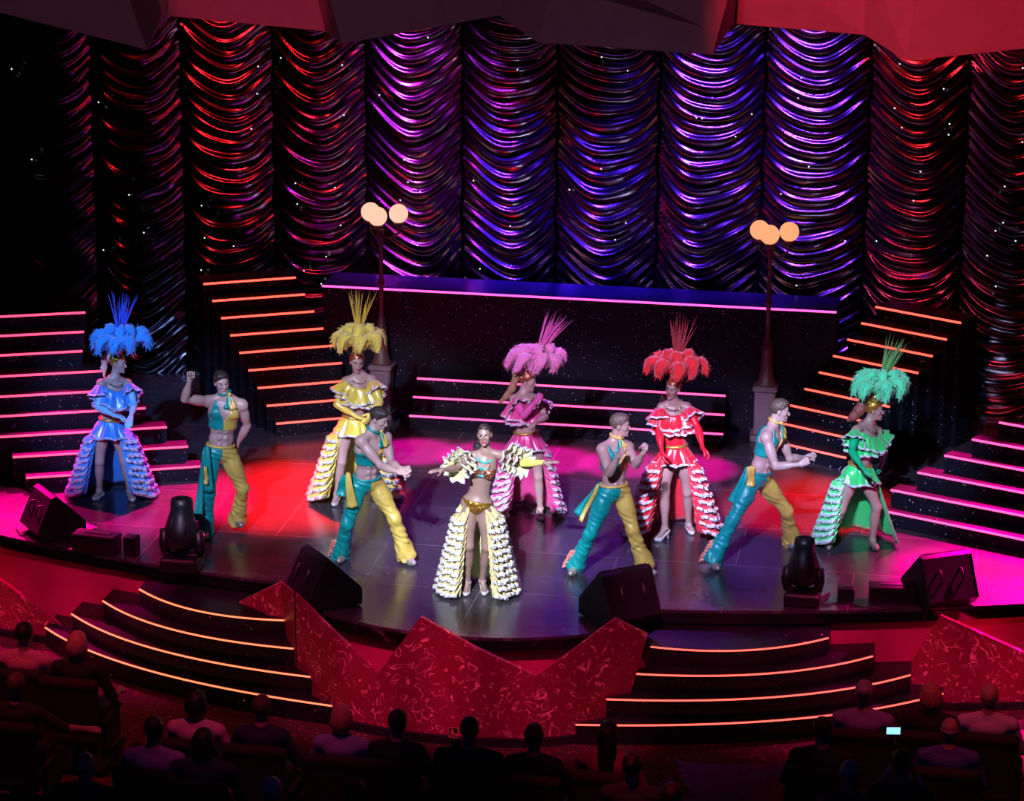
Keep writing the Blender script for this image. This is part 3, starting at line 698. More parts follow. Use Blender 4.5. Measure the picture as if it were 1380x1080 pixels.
def head_prims(c, ax, s, male):
    l, f, u = ax
    def q(x, y, z): return c + (l * x + f * y + u * z) * s
    pr = [p_ell(q(0, -.012, .032), ax, [r * s for r in (.074, .094, .086)], .02),
          p_ell(q(0, .022, -.03), ax, [r * s for r in (.058, .062, .084)], .025),
          p_ell(q(0, .036, -.088), ax, [r * s for r in ((.045, .042, .032) if male else (.036, .04, .028))], .025),
          p_cap(q(-.030, .074, .020), q(.030, .074, .020), .012 * s, None, .018),
          p_cap(q(0, .084, .008), q(0, .106, -.030), .0075 * s, .0115 * s, .010),
          p_ell(q(-.012, .094, -.034), ax, [.008 * s] * 3, .006), p_ell(q(.012, .094, -.034), ax, [.008 * s] * 3, .006),
          p_ell(q(0, .078, -.102), ax, [r * s for r in (.020, .016, .014)], .015)]
    for x in (-1, 1):
        pr.append(p_ell(q(.036 * x, .054, -.022), ax, [r * s for r in (.022, .022, .02)], .02))
        pr.append(p_ell(q(.030 * x, .090, .002), ax, [r * s for r in (.018, .014, .012)], .008, -1))
        pr.append(p_ell(q(.074 * x, -.008, -.008), ax, [r * s for r in (.009, .019, .03)], .008))
    pr.append(p_cap(q(-.017, .086, -.060), q(.017, .086, -.060), .0075 * s, None, .005))
    pr.append(p_cap(q(-.014, .085, -.072), q(.014, .085, -.072), .008 * s, None, .005))
    return pr
def limb(pr, a, b, ra, rb, bulge=None, k=.025):
    a = np.asarray(a, float); b = np.asarray(b, float)
    pr.append(p_cap(a, b, ra, rb, k))
    if bulge:
        t, r, L, off = bulge; d = nrm(b - a); x = np.cross(d, (0, 0, 1.)); x = nrm(x) if np.linalg.norm(x) > .01 else np.array([1., 0, 0]); y = np.cross(x, d)
        pr.append(p_ell(a + (b - a) * t + np.asarray(off), [x, d, y], [r, np.linalg.norm(b - a) * L, r], .03))
REP = []
def blen(n, a, b): REP.append((n, round(float(np.linalg.norm(np.asarray(a) - np.asarray(b))), 2)))
def build_person(d):
    """d: picture measurements of a pose; solved into true 3D joints on the stage"""
    p = P(); p.d = d; male = d['male']; S = d.get('S', 1.)
    p.male = male; p.S = S
    hP, hC, hH = d['h']     # headings of pelvis, chest, head
    ftA = atz(*d['toeA'], d.get('zA', .02)); ftB = atz(*d['toeB'], d.get('zB', .02)) if 'DB' not in d else atD(*d['toeB'], depth(ftA) + d['DB'])
    DA, DB = depth(ftA), depth(ftB)
    D0 = (DA + DB) / 2 + d.get('dp', 0)
    p.D0 = D0
    hipc = atD(*d['hip'], D0)
    neck = atD(*d['neck'], D0 + d.get('lean', 0))
    upv = nrm(neck - hipc)
    def frame(h, up):
        f = heading(h); f = nrm(f - up * f.dot(up)); return np.array([np.cross(f, up), f, up])
    # left = up x ... so that facing the camera the person's left is on the right of the picture
    axP, axC = frame(hP, upv), frame(hC, upv)
    if axP[0].dot(RT) * math.cos(math.radians(hP)) < 0: axP[0] *= -1
    if axC[0].dot(RT) * math.cos(math.radians(hC)) < 0: axC[0] *= -1
    # signed: left vector = RT cos h + FW sin h
    lv = lambda h: RT * math.cos(math.radians(h)) + FW * math.sin(math.radians(h))
    for ax, h in ((axP, hP), (axC, hC)):
        if ax[0].dot(lv(h)) < 0: ax[0] = -ax[0]
    p.axP, p.axC, p.hip, p.neck, p.up = axP, axC, hipc, neck, upv
    L = np.linalg.norm(neck - hipc); p.L = L
    W = (.185 if male else .155) * S; HW = (.095 if male else .088) * S
    sgnA = -1 if lv(hC).dot(RT) >= -.05 else 1     # A = picture-left side
    # shoulders: from picture if given, else from the frame
    shc = hipc + upv * (L * .90)
    shA = shc + axC[0] * W * sgnA; shB = shc - axC[0] * W * sgnA
    def snap(j, px):
        q = atD(*px, depth(j)); return q
    if 'shA' in d: shA = snap(shA, d['shA'])
    if 'shB' in d: shB = snap(shB, d['shB'])
    sP = -1 if lv(hP).dot(RT) >= -.05 else 1
    hA = hipc + axP[0] * HW * sP - upv * .03; hB = hipc - axP[0] * HW * sP - upv * .03
    def solve(par, px, Ln, sg):
        dr = ray(*px); o = CAM - par; A = dr.dot(dr); B = 2 * o.dot(dr); C = o.dot(o) - Ln * Ln; ds = B * B - 4 * A * C
        if ds <= 0: return CAM + dr * (-B / (2 * A))
        t = (-B + sg * math.sqrt(ds)) / (2 * A); return CAM + dr * t
    UA, FA = (.29 if male else .265) * S, (.26 if male else .235) * S
    elA = solve(shA, d['elA'], UA, d.get('seA', -1)); wrA = solve(elA, d['wrA'], FA, d.get('swA', -1))
    elB = solve(shB, d['elB'], UA, d.get('seB', -1)); wrB = solve(elB, d['wrB'], FA, d.get('swB', -1))
    # feet
    hf = d.get('hF', (hP, hP)); fA, fB = heading(hf[0]), heading(hf[1])
    heelh = .0 if male else .075
    fl = .17 if male else .12
    def ankle(toe, px, f, Dt): return atD(*px, Dt - (-f).dot(FW) * 0 - f.dot(FW) * fl)
    anA, anB = ankle(ftA, d['anA'], fA, DA), ankle(ftB, d['anB'], fB, DB)
    def knee(px, h, a, f): 
        return atD(*px, (depth(h) + depth(a)) / 2 + f.dot(FW) * d.get('kb', .06))
    knA, knB = knee(d['knA'], hA, anA, nrm(heading(hP) + fA)), knee(d['knB'], hB, anB, nrm(heading(hP) + fB))
    for _ in range(4):
        for h_, k_, a_ in ((hA, knA, anA), (hB, knB, anB)):
            l1, l2 = np.linalg.norm(k_ - h_), np.linalg.norm(a_ - k_); k_ += nrm(a_ - h_) * (.485 * (l1 + l2) - l1) * .8
    for n_, a_, b_ in (('thA', hA, knA), ('shA', knA, anA), ('thB', hB, knB), ('shB', knB, anB), ('tor', hipc, neck), ('uaA', shA, elA), ('faA', elA, wrA), ('uaB', shB, elB), ('faB', elB, wrB), ('anz', anA, anA * [1, 1, 0])): blen(d['id'] + ' ' + n_, a_, b_)
    p.j = dict(shA=shA, shB=shB, elA=elA, elB=elB, wrA=wrA, wrB=wrB, hA=hA, hB=hB, knA=knA, knB=knB, anA=anA, anB=anB, ftA=ftA, ftB=ftB, fA=fA, fB=fB)
    base = (float(hipc[0]), float(hipc[1]), 0.); p.base = base
    # ---- torso
    def T(t, x=0, y=0, ax=None):
        ax = axP * (1 - t) + axC * t if ax is None else ax
        return hipc + upv * (L * t) + nrm(ax[0]) * x + nrm(ax[1]) * y
    p.T = T
    def mixax(t): 
        f = nrm(axP[1] * (1 - t) + axC[1] * t); return np.array([np.cross(f, upv) * (1 if np.cross(f, upv).dot(axP[0] + axC[0]) > 0 else -1), f, upv])
    m = male; tor = []
    tor.append(p_ell(T(.0), mixax(0), [(.150 if m else .150) * S, (.105 if m else .110) * S, .11 * S], .04))
    tor.append(p_ell(T(.24), mixax(.24), [(.128 if m else .108) * S, (.092 if m else .085) * S, .12 * S], .04))
    tor.append(p_ell(T(.50), mixax(.5), [(.140 if m else .116) * S, (.100 if m else .088) * S, .13 * S], .04))
    tor.append(p_ell(T(.72), mixax(.75), [(.165 if m else .135) * S, (.112 if m else .095) * S, .12 * S], .04))
    tor.append(p_ell(T(.88, 0, -.012), mixax(1), [(.140 if m else .112) * S, .075 * S, .06 * S], .04))
    for x in (-1, 1): tor.append(p_ell(T(-.10, x * .07 * S, -.065 * S), mixax(0), [.075 * S, .075 * S, .085 * S], .03))
    if m:
        for x in (-1, 1):
            tor.append(p_ell(T(.74, x * .07 * S, .075 * S, axC), mixax(1), [.078 * S, .042 * S, .055 * S], .02))
            for t in (.16, .29, .42): tor.append(p_ell(T(t, x * .032 * S, .083 * S), mixax(t), [.026 * S, .018 * S, .028 * S], .012))
    else:
        for x in (-1, 1): tor.append(p_ell(T(.66, x * .066 * S, .078 * S, axC), mixax(1), [.060 * S, .055 * S, .058 * S], .02))
    p.tor = tor; p.mixax = mixax
    trap = []
    for sh in (shA, shB):
        trap.append(p_cap(neck + upv * .02, sh + upv * .0 * S, .042 * S, .050 * S if m else .04 * S, .035))
        trap.append(p_ell(sh, mixax(1), [(.062 if m else .048) * S] * 3, .03))
    p.trap = trap
    arms = []; r = 1. if m else .80
    for s_, (sh, el, wr) in (('A', (shA, elA, wrA)), ('B', (shB, elB, wrB))):
        limb(arms, sh, el, .050 * S * r, .037 * S * r, (.45, .050 * S * r, .34, (0, 0, 0)), .02)
        limb(arms, el, wr, .037 * S * r, .024 * S * r, (.3, .041 * S * r, .33, (0, 0, 0)), .02)
    p.arms = arms
    legs = []; r = 1. if m else .93
    for (h, kn, an) in ((hA, knA, anA), (hB, knB, anB)):
        limb(legs, h, kn, .085 * S * r, .052 * S * r, (.35, .083 * S * r, .36, (0, 0, 0)), .03)
        back = nrm(np.cross(np.cross(kn - h, heading(hP)), kn - h)) if False else -heading(hP)
        limb(legs, kn, an, .050 * S * r, .033 * S * r, (.32, .052 * S * r, .32, back * .016), .03)
    p.legs = legs
    feet = []
    for (an, ft, f) in ((anA, ftA, fA), (anB, ftB, fB)):
        ft = ft * [1, 1, 0] + [0, 0, ft[2] + .022]
        hl = an - f * .035 - UP * (.035 if m else .045)
        feet.append(p_cap(an, hl, .032 * S, .026 * S, .02)); 
        ball = ft - f * .05 if m else ft - f * .04
        feet.append(p_cap(hl, ball, .027 * S, .028 * S, .02)); feet.append(p_cap(an, ball, .030 * S, .022 * S, .02)); feet.append(p_cap(ball, ft, .028 * S, .020 * S, .02))
    p.feet = feet
    hpr = []
    for s_, el, wr in (('A', elA, wrA), ('B', elB, wrB)):
        pose, dirp, nn = d['hand' + s_]
        dd = nrm(wr - el) if dirp is None else nrm(atD(*dirp, depth(wr) + (wr - el).dot(FW) * .2) - wr)
        sg = sgnA if s_ == 'A' else -sgnA
        n3 = RT * nn[0] + FW * nn[1] + UP * nn[2]
        hand(hpr, wr, dd, n3, sg if True else 1, pose, S * (1.02 if m else .92))
    p.hands = hpr
    # ---- head
    yaw, pitch, roll = hH
    f = heading(yaw); ax = rotax(np.array([lv(yaw), f, UP]), 0, pitch, roll)
    hc = atD(*d['head'], depth(neck) + heading(yaw).dot(FW) * .02 + d.get('hd', 0))
    p.hc, p.axH = hc, ax; hs = .96 * S if m else .93 * S; p.hs = hs
    hpz = head_prims(hc, ax, hs, m)
    neckp = [p_cap(neck - upv * .02, hc - ax[2] * .06 * hs - ax[1] * .02, (.056 if m else .044) * S, (.052 if m else .042) * S, .03)]
    allp = tor + trap + arms + legs + feet + neckp + hpz + hpr
    V, Fc = solidify(allp, .0055)
    cen = V[Fc].mean(1) - hc; lx, ly, lz = cen @ ax[0] / hs, cen @ ax[1] / hs, cen @ ax[2] / hs
    fm = np.zeros(len(Fc), int)
    fm[(np.abs(lx) < .019) & (ly > .080) & (lz > -.076) & (lz < -.055)] = 1
    fm[(np.abs(lx) > .014) & (np.abs(lx) < .046) & (ly > .06) & (lz > .016) & (lz < .025)] = 2
    o = mk('person', V, Fc, [d.get('skin', SKIN), M_lipm if m else M_lip, M_brow], None, base, fm=fm)
    tag(o, d['label'], 'person', d.get('group')); p.o = o
    for x in (-1, 1):
        c = hc + (ax[0] * .030 * x + ax[1] * .0765 + ax[2] * .002) * hs
        mb = MB(); mb.sphere(c, .012 * hs, 8, 0, [ax[0], ax[2], ax[1]])
        V2 = np.array(mb.V); fm2 = [1 if (V2[list(f_)].mean(0) - c).dot(ax[1]) > .0075 * hs and abs((V2[list(f_)].mean(0) - c).dot(ax[0])) < .008 else 0 for f_ in mb.F]
        mk('eye', mb.V, mb.F, [M_eye, M_iris], o, base, fm=fm2)
    return p
def garment(p, name, prims, inflate, clip, mats, split=None, h=.0075, parent=None, wob=None):
    V, Fc = solidify(prims, h, inflate, clip, wob)
    fm = None
    if split is not None: fm = split(V[Fc].mean(1)).astype(int)
    return mk(name, V, Fc, mats, parent or p.o, p.base, fm=fm)
def plane(o, n):   # keeps the side n points to
    n = nrm(n); return lambda X, Y, Z: -loc3(X, Y, Z, o, n)
def resample(pts, n, closed=False):
    pts = np.asarray(pts, float)
    if closed: pts = np.vstack([pts, pts[:1]])
    s = np.r_[0, np.cumsum(np.linalg.norm(np.diff(pts, axis=0), axis=1))]
    t = np.linspace(0, s[-1], n + (1 if closed else 0)); out = np.stack([np.interp(t, s, pts[:, i]) for i in range(3)], 1)
    return out[:-1] if closed else out
def ruffle(p, name, top, outd, length, waves, amp, flare, mats, parent=None, closed=False, down=None, rows=6, trim=1, thick=.004, seed=0, tamp=.012, tw=.011):
    """gathered strip hanging from the curve `top`; outd(points)->outward unit vectors"""
    n = int(waves * 10); T_ = resample(top, n, closed); N = len(T_)
    O = outd(T_); O /= np.linalg.norm(O, axis=1)[:, None]
    Dn = np.tile(np.array([0, 0, -1.]), (N, 1)) if down is None else np.tile(nrm(down), (N, 1)) if np.ndim(down) == 1 else down
    tg = np.gradient(T_, axis=0); tg /= np.linalg.norm(tg, axis=1)[:, None] + 1e-9
    r_ = np.random.RandomState(seed)
    s = np.linspace(0, 1, N); ph = 2 * PI * waves * s + .8 * np.sin(2 * PI * s * 3 + seed)
    ln = length if np.ndim(length) else np.full(N, length)
    ln = ln * (1 + .08 * np.sin(ph * .37 + seed))
    V = []; R = rows + (2 if trim else 0)
    for r in range(R + 1):
        f = min(1, r / rows) if not trim else (r / rows if r <= rows else 1 + (r - rows) * tw / max(.05, float(np.mean(ln))))
        e = min(1, f); a = amp * e
        q = T_ + Dn * (ln * f)[:, None] + O * (flare * e ** 1.2 + a * np.sin(ph))[:, None] + tg * (a * .6 * np.sin(2 * ph))[:, None]
        if trim and r >= rows: q = q + O * (tamp * np.sin(ph * 3 + r) + .004 * (r - rows))[:, None]
        V.append(q)
    V = np.concatenate(V); F = []; fm = []
    M_ = N if closed else N - 1
    for r in range(R):
        for i in range(M_):
            j = (i + 1) % N; F.append((r * N + i, r * N + j, (r + 1) * N + j, (r + 1) * N + i)); fm.append(1 if trim and r >= rows else 0)
    o = mk(name, V, np.array(F), mats, parent or p.o, p.base, fm=fm)
    so = o.modifiers.new('thick', 'SOLIDIFY'); so.thickness = thick; so.offset = 0
    return o
def ring(p, t, rx, ry, a0=0, a1=360, ax=None, n=60, dz=0, cx=0, cy=0):
    ax = p.axC if ax is None else ax; c = p.hip + p.up * (p.L * t) + UP * dz + ax[0] * cx + ax[1] * cy
    w = np.radians(np.linspace(a0, a1, n, endpoint=(a1 - a0) < 359.9))
    return np.array([c + ax[0] * rx * math.sin(q) + ax[1] * ry * math.cos(q) for q in w]), c
def outfrom(c): 
    def f(T_):
        o = T_ - c; o[:, 2] *= .15; return o
    return f
# ---------------------------------------------------------------- dancers' costumes
def hair_clip(p, off=0.):
    hc, ax, hs = p.hc, p.axH, p.hs
    def f(X, Y, Z):
        y = loc3(X, Y, Z, hc, ax[1]) / hs; z = loc3(X, Y, Z, hc, ax[2]) / hs
        return (-(z - (.072 + off + (y - .08) * .95)) * .7 + 0 * X).astype(np.float32) + 0 * (X + Y + Z)
    return f
def men_costume(p, top_style):
    d = p.d; hc, ax, hs = p.hc, p.axH, p.hs
    q = lambda x, y, z: hc + (ax[0] * x + ax[1] * y + ax[2] * z) * hs
    # hair: short, fuller on top
    pr = [p_ell(q(0, -.014, .034), ax, [r * hs for r in (.079, .100, .094)], .02), p_ell(q(0, .025, .088), ax, [r * hs for r in (.058, .06, .036)], .02)]
    garment(p, 'hair', pr, 0, hair_clip(p), d['hairM'], h=.006, wob=lambda X, Y, Z: .003 * np.sin(X * 260) * np.sin(Y * 240 + Z * 60))
    up, hip, L = p.up, p.hip, p.L; j = p.j
    lat = p.axC[0]; sA = -1 if (RT.dot(lat) > -.05 and d['h'][1] < 91) else 1
    fr = p.axC[1]
    def clip(X, Y, Z):
        t = loc3(X, Y, Z, hip, up) / L; x = loc3(X, Y, Z, hip, lat); y = loc3(X, Y, Z, hip, fr)
        g = np.maximum(.44 - t, t - .99) * L
        g = np.maximum(g, np.where(t > .70, np.abs(x) - (.150 - .18 * np.clip(t - .70, 0, .3)) * p.S, -1))          # arm holes
        g = np.maximum(g, np.where((t > .60) & (y > .0), (.27 * (t - .60)) - np.abs(x + .02 * 0) , -1))  # V neck
        g = np.maximum(g, np.where((t > .84) & (y <= .0), (.06) - np.abs(x), -1))
        return g
    teal_left = d.get('tealside', -1)
    o = garment(p, 'crop_top', p.tor + p.trap, .007, clip, [TEAL, YEL], lambda C: ((C - hip) @ lat * teal_left < 0))
    # trousers
    pr = [x for x in p.tor if True][:1] + p.tor[5:7] + [p_ell(p.T(.06), p.mixax(0), [.142 * p.S, .10 * p.S, .07], .03)]
    for (h, kn, an, f) in ((j['hA'], j['knA'], j['anA'], j['fA']), (j['hB'], j['knB'], j['anB'], j['fB'])):
        pr.append(p_cap(h, kn, .088, .062, .03)); pr.append(p_ell(h + (kn - h) * .35, [np.cross(nrm(kn - h), (0, 1, 0)), nrm(kn - h), np.cross(np.cross(nrm(kn - h), (0, 1, 0)), nrm(kn - h))], [.088, .16, .088], .03))
        mid = kn + (an - kn) * .35; bot = an + nrm(an - kn) * .045 + f * .01
        pr.append(p_cap(kn, mid, .062, .062, .03)); pr.append(p_cap(mid, bot, .060, .100, .02))
    def clip2(X, Y, Z):
        t = loc3(X, Y, Z, hip, up) / L; g = (t - .13) * L
        for (kn, an) in ((j['knA'], j['anA']), (j['knB'], j['anB'])):
            dn = nrm(an - kn); e = loc3(X, Y, Z, an + dn * .055, dn)
            rr = np.sqrt((X - an[0]) ** 2 + (Y - an[1]) ** 2 + (Z - an[2]) ** 2)
            g = np.maximum(g, np.where(rr < .24, e, -1))
        return g
    def wob(X, Y, Z):
        t = 1 - np.clip((Z - .05) / .9, 0, 1); w = X * 19 - Y * 13
        return .0055 * t * np.sin(27 * Z + w + 1.6 * np.sin(11 * Z + 2 * w)) + .005 * t * np.sin(61 * Z - 2.3 * w + 2 * np.sin(17 * Z)) * np.sin(23 * X + 9 * Z) + .003 * np.sin(70 * Z + 50 * X + 3 * np.sin(20 * Z))
    latP = p.axP[0]
    def spl(C):
        a = np.linalg.norm(np.cross(C - j['hA'], nrm(j['knA'] - j['hA'])), axis=1); 
        dA = np.minimum(segd(C, j['hA'], j['knA']), segd(C, j['knA'], j['anA'])); dB = np.minimum(segd(C, j['hB'], j['knB']), segd(C, j['knB'], j['anB']))
        return (dA - dB > 0)
    tr = garment(p, 'trousers', pr, .004, clip2, [TEAL, YEL], spl, wob=wob)
    # waistband with tails
    c, cc = ring(p, .13, .140 * p.S, .105 * p.S, ax=p.axP, n=40)
    mb = MB(); P_ = list(c) + [c[0], c[1]]; mb.tube(P_, .014, 8, cap=False); mb.build('waistband', d.get('band', YEL), p.o, p.base, True)
    def tail(nm, a, b, w0, w1, m, sd=0):
        a, b = np.array(a), np.array(b); dn = b - a; side = nrm(np.cross(dn, -FW)); n = 14; V = []; F = []
        for i in range(n + 1):
            t = i / n; w = w0 + (w1 - w0) * t; cc_ = a + dn * t - FW * (.02 * math.sin(t * 5 + sd) + .03 * t)
            for k in range(5):
                V.append(cc_ + side * w * (k / 4 - .5) - FW * .018 * math.sin(k * 1.9 + t * 4 + sd))
        for i in range(n):
            for k in range(4): F.append((i * 5 + k, i * 5 + k + 1, i * 5 + k + 6, i * 5 + k + 5))
        o = mk(nm, V, np.array(F), m, p.o, p.base); s_ = o.modifiers.new('thick', 'SOLIDIFY'); s_.thickness = .006; s_.offset = 0; return o
    for k, (pa, pb, w0, w1, m, off) in enumerate(d.get('tails', ())):
        tail('sash_tail', atD(*pa, p.D0 + off), atD(*pb, p.D0 + off), w0, w1, m, k)
    # neck scarf: collar, knot, two ends
    nc = p.neck + (p.hc - p.neck) * .30; nd = nrm(p.hc - p.neck); a1 = nrm(np.cross(nd, p.axC[1])); a2 = np.cross(nd, a1)
    mb = MB(); mb.tube([nc + (a1 * math.cos(w) + a2 * math.sin(w)) * .064 * p.S for w in np.linspace(0, 2 * PI, 26)], .013, 8, cap=False); sc_ = mb.build('neck_scarf', d.get('scarf', TEAL), p.o, p.base, True)
    kx = d.get('knot', .04)
    kp = nc + p.axC[1] * .066 + p.axC[0] * kx
    mb = MB(); mb.sphere(kp, (.02, .018, .022), 8); mb.build('knot', YEL, sc_, p.base, True)
    for m, dx in ((TEAL, -.03), (YEL, .035)):
        e = kp - UP * .14 + p.axC[1] * .05 + p.axC[0] * dx
        dn = e - kp; V = []; F = []
        for i in range(9):
            t = i / 8; w = .02 + .06 * t
            for k in range(4): V.append(kp + dn * t + nrm(np.cross(dn, p.axC[1])) * w * (k / 3 - .5) + p.axC[1] * .012 * math.sin(k * 2 + t * 4))
        for i in range(8):
            for k in range(3): F.append((i * 4 + k, i * 4 + k + 1, i * 4 + k + 5, i * 4 + k + 4))
        o = mk('scarf_end', V, np.array(F), m, sc_, p.base); s_ = o.modifiers.new('thick', 'SOLIDIFY'); s_.thickness = .005
    # ruffled leg trim on the outer teal shin
    for (kn, an, f, s_) in ((j['knA'], j['anA'], j['fA'], -1),):
        side = -RT; dn = nrm(an - kn)
        if d.get('ruffle', True):
            for q_, m in enumerate((CORAL, GOLDT, CORAL)):
                top = [kn + (an - kn) * t + side * (.055 + .022 * t) + FW * (-.03 + .03 * q_) for t in np.linspace(.55, 1.1, 8)]
                ruffle(p, 'leg_ruffle', top, lambda T_: np.tile(-FW, (len(T_), 1)), .055, 7, .022, .0, [m, WHITE if q_ == 1 else TEAL], tr, False, nrm(side - UP * .25), 4, 0, seed=q_)
    for (an, ft, f) in ((j['anA'], j['ftA'], j['fA']), (j['anB'], j['ftB'], j['fB'])):
        ft = ft * [1, 1, 0] + [0, 0, ft[2] + .024]; hl = an - f * .04 - UP * .042
        pr = [p_cap(hl, ft - f * .05, .033, .034, .02), p_cap(ft - f * .05, ft, .034, .024, .02), p_cap(an - UP * .02, ft - f * .08, .034, .028, .02)]
        def cl(X, Y, Z, an=an): return (Z - (an[2] - .005)) + 0 * X
        sh = garment(p, 'shoe', pr, .004, cl, SILV, h=.006)
        hp = hl - UP * .03; mb = MB(); mb.box(tuple(hp), (.05, .05, .03), math.atan2(f[1], f[0]), bev=.006); mb.build('heel', M_ph, sh, p.base)
def segd(C, a, b):
    ab = b - a; t = np.clip((C - a) @ ab / ab.dot(ab), 0, 1); return np.linalg.norm(C - a - t[:, None] * ab, axis=1)
def plume(mb, c, dirh, up, length, arch, width, seed, m=0):
    """ostrich plume: rises from c, arches out along dirh and droops"""
    r_ = random.Random(seed); side = nrm(np.cross(dirh, up)); n = 12; sp = []
    for i in range(n + 1):
        t = i / n; sp.append(c + dirh * length * (math.sin(t * PI * .52)) + up * (arch * math.sin(t * PI * .80) - arch * .75 * t ** 4) + side * .02 * math.sin(3 * t + seed))
    rad = [width * (.18 + .9 * math.sin(PI * min(1, .12 + .80 * i / n)) ** .8) * .42 for i in range(n + 1)]
    V0 = len(mb.V); mb.tube(sp, rad, 14, m, flat=.7)
    for i in range(V0, len(mb.V)):
        v = np.array(mb.V[i]); k = (i - V0) // 14; d_ = v - sp[min(k, n)]
        mb.V[i] = tuple(sp[min(k, n)] + d_ * (1 + .28 * math.sin(i * 2.4) * r_.uniform(.3, 1)))
    for q in range(190):
        t = r_.uniform(.08, 1.); i = min(n - 1, int(t * n)); ff = t * n - i; b0 = sp[i] * (1 - ff) + sp[i + 1] * ff; tg = nrm(sp[i + 1] - sp[i])
        w = r_.uniform(0, 2 * PI); a = side * math.cos(w) + np.cross(tg, side) * math.sin(w) * .75
        R = rad[i] ; d_ = nrm(a + tg * r_.uniform(.3, 1.2) - up * .35)
        s0 = b0 + a * R * .7; Ln = R * r_.uniform(.45, .95) + .012
        pn = nrm(np.cross(d_, tg) + 1e-4) * .0045
        e = s0 + d_ * Ln - up * Ln * .25; mdl = s0 + d_ * Ln * .55
        mb.add([s0 - pn, s0 + pn, mdl + pn * .8, e, mdl - pn * .8], [(0, 1, 2, 4), (4, 2, 3)], m)
def headdress(p, mP, mS, mBand, lean=(0, 0), npl=8, seed=1, cover=True, size=1.):
    hc, ax, hs = p.hc, p.axH, p.hs; q = lambda x, y, z: hc + (ax[0] * x + ax[1] * y + ax[2] * z) * hs
    pr = [p_ell(q(0, -.010, .034), ax, [r * hs for r in (.082, .102, .096)], .02)]
    def cl(X, Y, Z):
        y = loc3(X, Y, Z, hc, ax[1]) / hs; z = loc3(X, Y, Z, hc, ax[2]) / hs; x = loc3(X, Y, Z, hc, ax[0]) / hs
        return -(z - (.062 + np.minimum(0, (y - .045)) * 1.5 + np.where(y < -.02, (-.02 - y) * 1.6, 0))) * .7 + 0 * x
    root = garment(p, 'headdress', pr, .002, cl, mBand, h=.006)
    upv = nrm(ax[2] + RT * lean[0] * .6 - FW * lean[1])
    c0 = q(0, .0, .115)
    mb = MB(); mb.tube([c0 - ax[2] * .02, c0 + upv * .10], [.05, .035], 14); mb.build('crown', mBand, root, p.base, True)
    c1 = c0 + upv * .085
    r_ = random.Random(seed)
    for k in range(npl):
        a = 2 * PI * k / npl + r_.uniform(-.2, .2); dh = RT * math.cos(a) + FW * math.sin(a) * .9
        dh = nrm(dh); mb = MB()
        plume(mb, c1 + dh * .015, dh, upv, r_.uniform(.23, .29) * size, r_.uniform(.10, .17) * size, .16 * size, seed * 31 + k)
        mb.build('ostrich_plume', mP, root, p.base, True)
    for k in range(3):
        a = 2 * PI * k / 3 + .5; dh = nrm(RT * math.cos(a) - FW * .5 + FW * math.sin(a) * .5); mb = MB()
        plume(mb, c1 + dh * .01, dh, upv, .13 * size, .22 * size, .15 * size, seed * 57 + k); mb.build('ostrich_plume', mP, root, p.base, True)
    for k in range(26):
        sx, sy = r_.uniform(-.26, .26), r_.uniform(-.22, .22); L = r_.uniform(.40, .56) * size; dd = nrm(upv + RT * (sx + lean[0] * .5) + FW * sy)
        bend = r_.uniform(-.05, .05); pts = [c1 + upv * .08 + dd * L * t + RT * bend * t * t + RT * sx * .03 for t in np.linspace(0, 1, 7)]
        mb = MB(); mb.tube(pts, [.008, .013, .015, .015, .012, .008, .001], 5, flat=.4); mb.build('spike_feather', mS, root, p.base, True)
    return root
def train(p, mOut, mIn, mTrim, head_, a_open, R0=.14, R1=.42, zt=.02, zb=.03, rise=.3, tiers=9, shift=(0, 0), seed=0, t0=.08, bm=1., rf=None):
    """floor-length open skirt: lining sheet plus tiers of ruffles outside"""
    ax = np.array([RT * math.cos(math.radians(head_)) + FW * math.sin(math.radians(head_)), heading(head_), UP])
    top = p.hip + p.up * p.L * t0; H = top[2] - zb
    def S_(phi, t, off=0.):
        w = abs((phi + 180) % 360 - 180) / 180.           # 0 front, 1 back
        R = (R0 + (R1 - R0) * t ** .85) * (1 + .18 * w * t * bm) + off
        fl = 1 + .05 * t * math.sin(math.radians(phi) * 11 + seed)
        z = top[2] - H * t * (1 - rise * max(0, 1 - w * 2.0) ** 1.5) 
        c = top * (1, 1, 0) + (RT * shift[0] - FW * shift[1]) * t
        return c + (ax[0] * math.sin(math.radians(phi)) + ax[1] * math.cos(math.radians(phi)) * (.75 if w < .5 else .75 + .35 * t)) * R * fl + UP * z
    ph = np.linspace(a_open[0], 360 - a_open[1], 90); ts = np.linspace(0, 1, 16)
    V = [S_(a, t) for t in ts for a in ph]; n = len(ph)
    F = np.array([(i * n + k, i * n + k + 1, (i + 1) * n + k + 1, (i + 1) * n + k) for i in range(len(ts) - 1) for k in range(n - 1)])
    o = mk('skirt_train', V, F, mIn, p.o, p.base); s_ = o.modifiers.new('thick', 'SOLIDIFY'); s_.thickness = .005
    for k in range(tiers):
        t = .10 + .84 * k / tiers; dt = .84 / tiers * 1.25
        a0, a1 = (rf if rf else a_open[0] - 3), 360 - a_open[1] + 3
        pp = np.array([S_(a, t, .006) for a in np.linspace(a0, a1, 60)]); cc = np.array([top[0], top[1], 0.])
        pd = np.array([S_(a, min(1, t + dt), .01) for a in np.linspace(a0, a1, 60)])
        N = int(int(16 + 26 * t) * 10); dd = resample(pd, N) - resample(pp, N)
        ln = np.linalg.norm(dd, axis=1)
        ruffle(p, 'ruffle_tier', pp, lambda T_: (T_ - cc) * [1, 1, 0], ln * .95, int(16 + 26 * t), .020 + .014 * t, .050 + .035 * t, [mOut, mTrim], o, False, dd / ln[:, None], 4, 1, seed=seed + k * 3, tamp=.014, tw=.021)
    return o
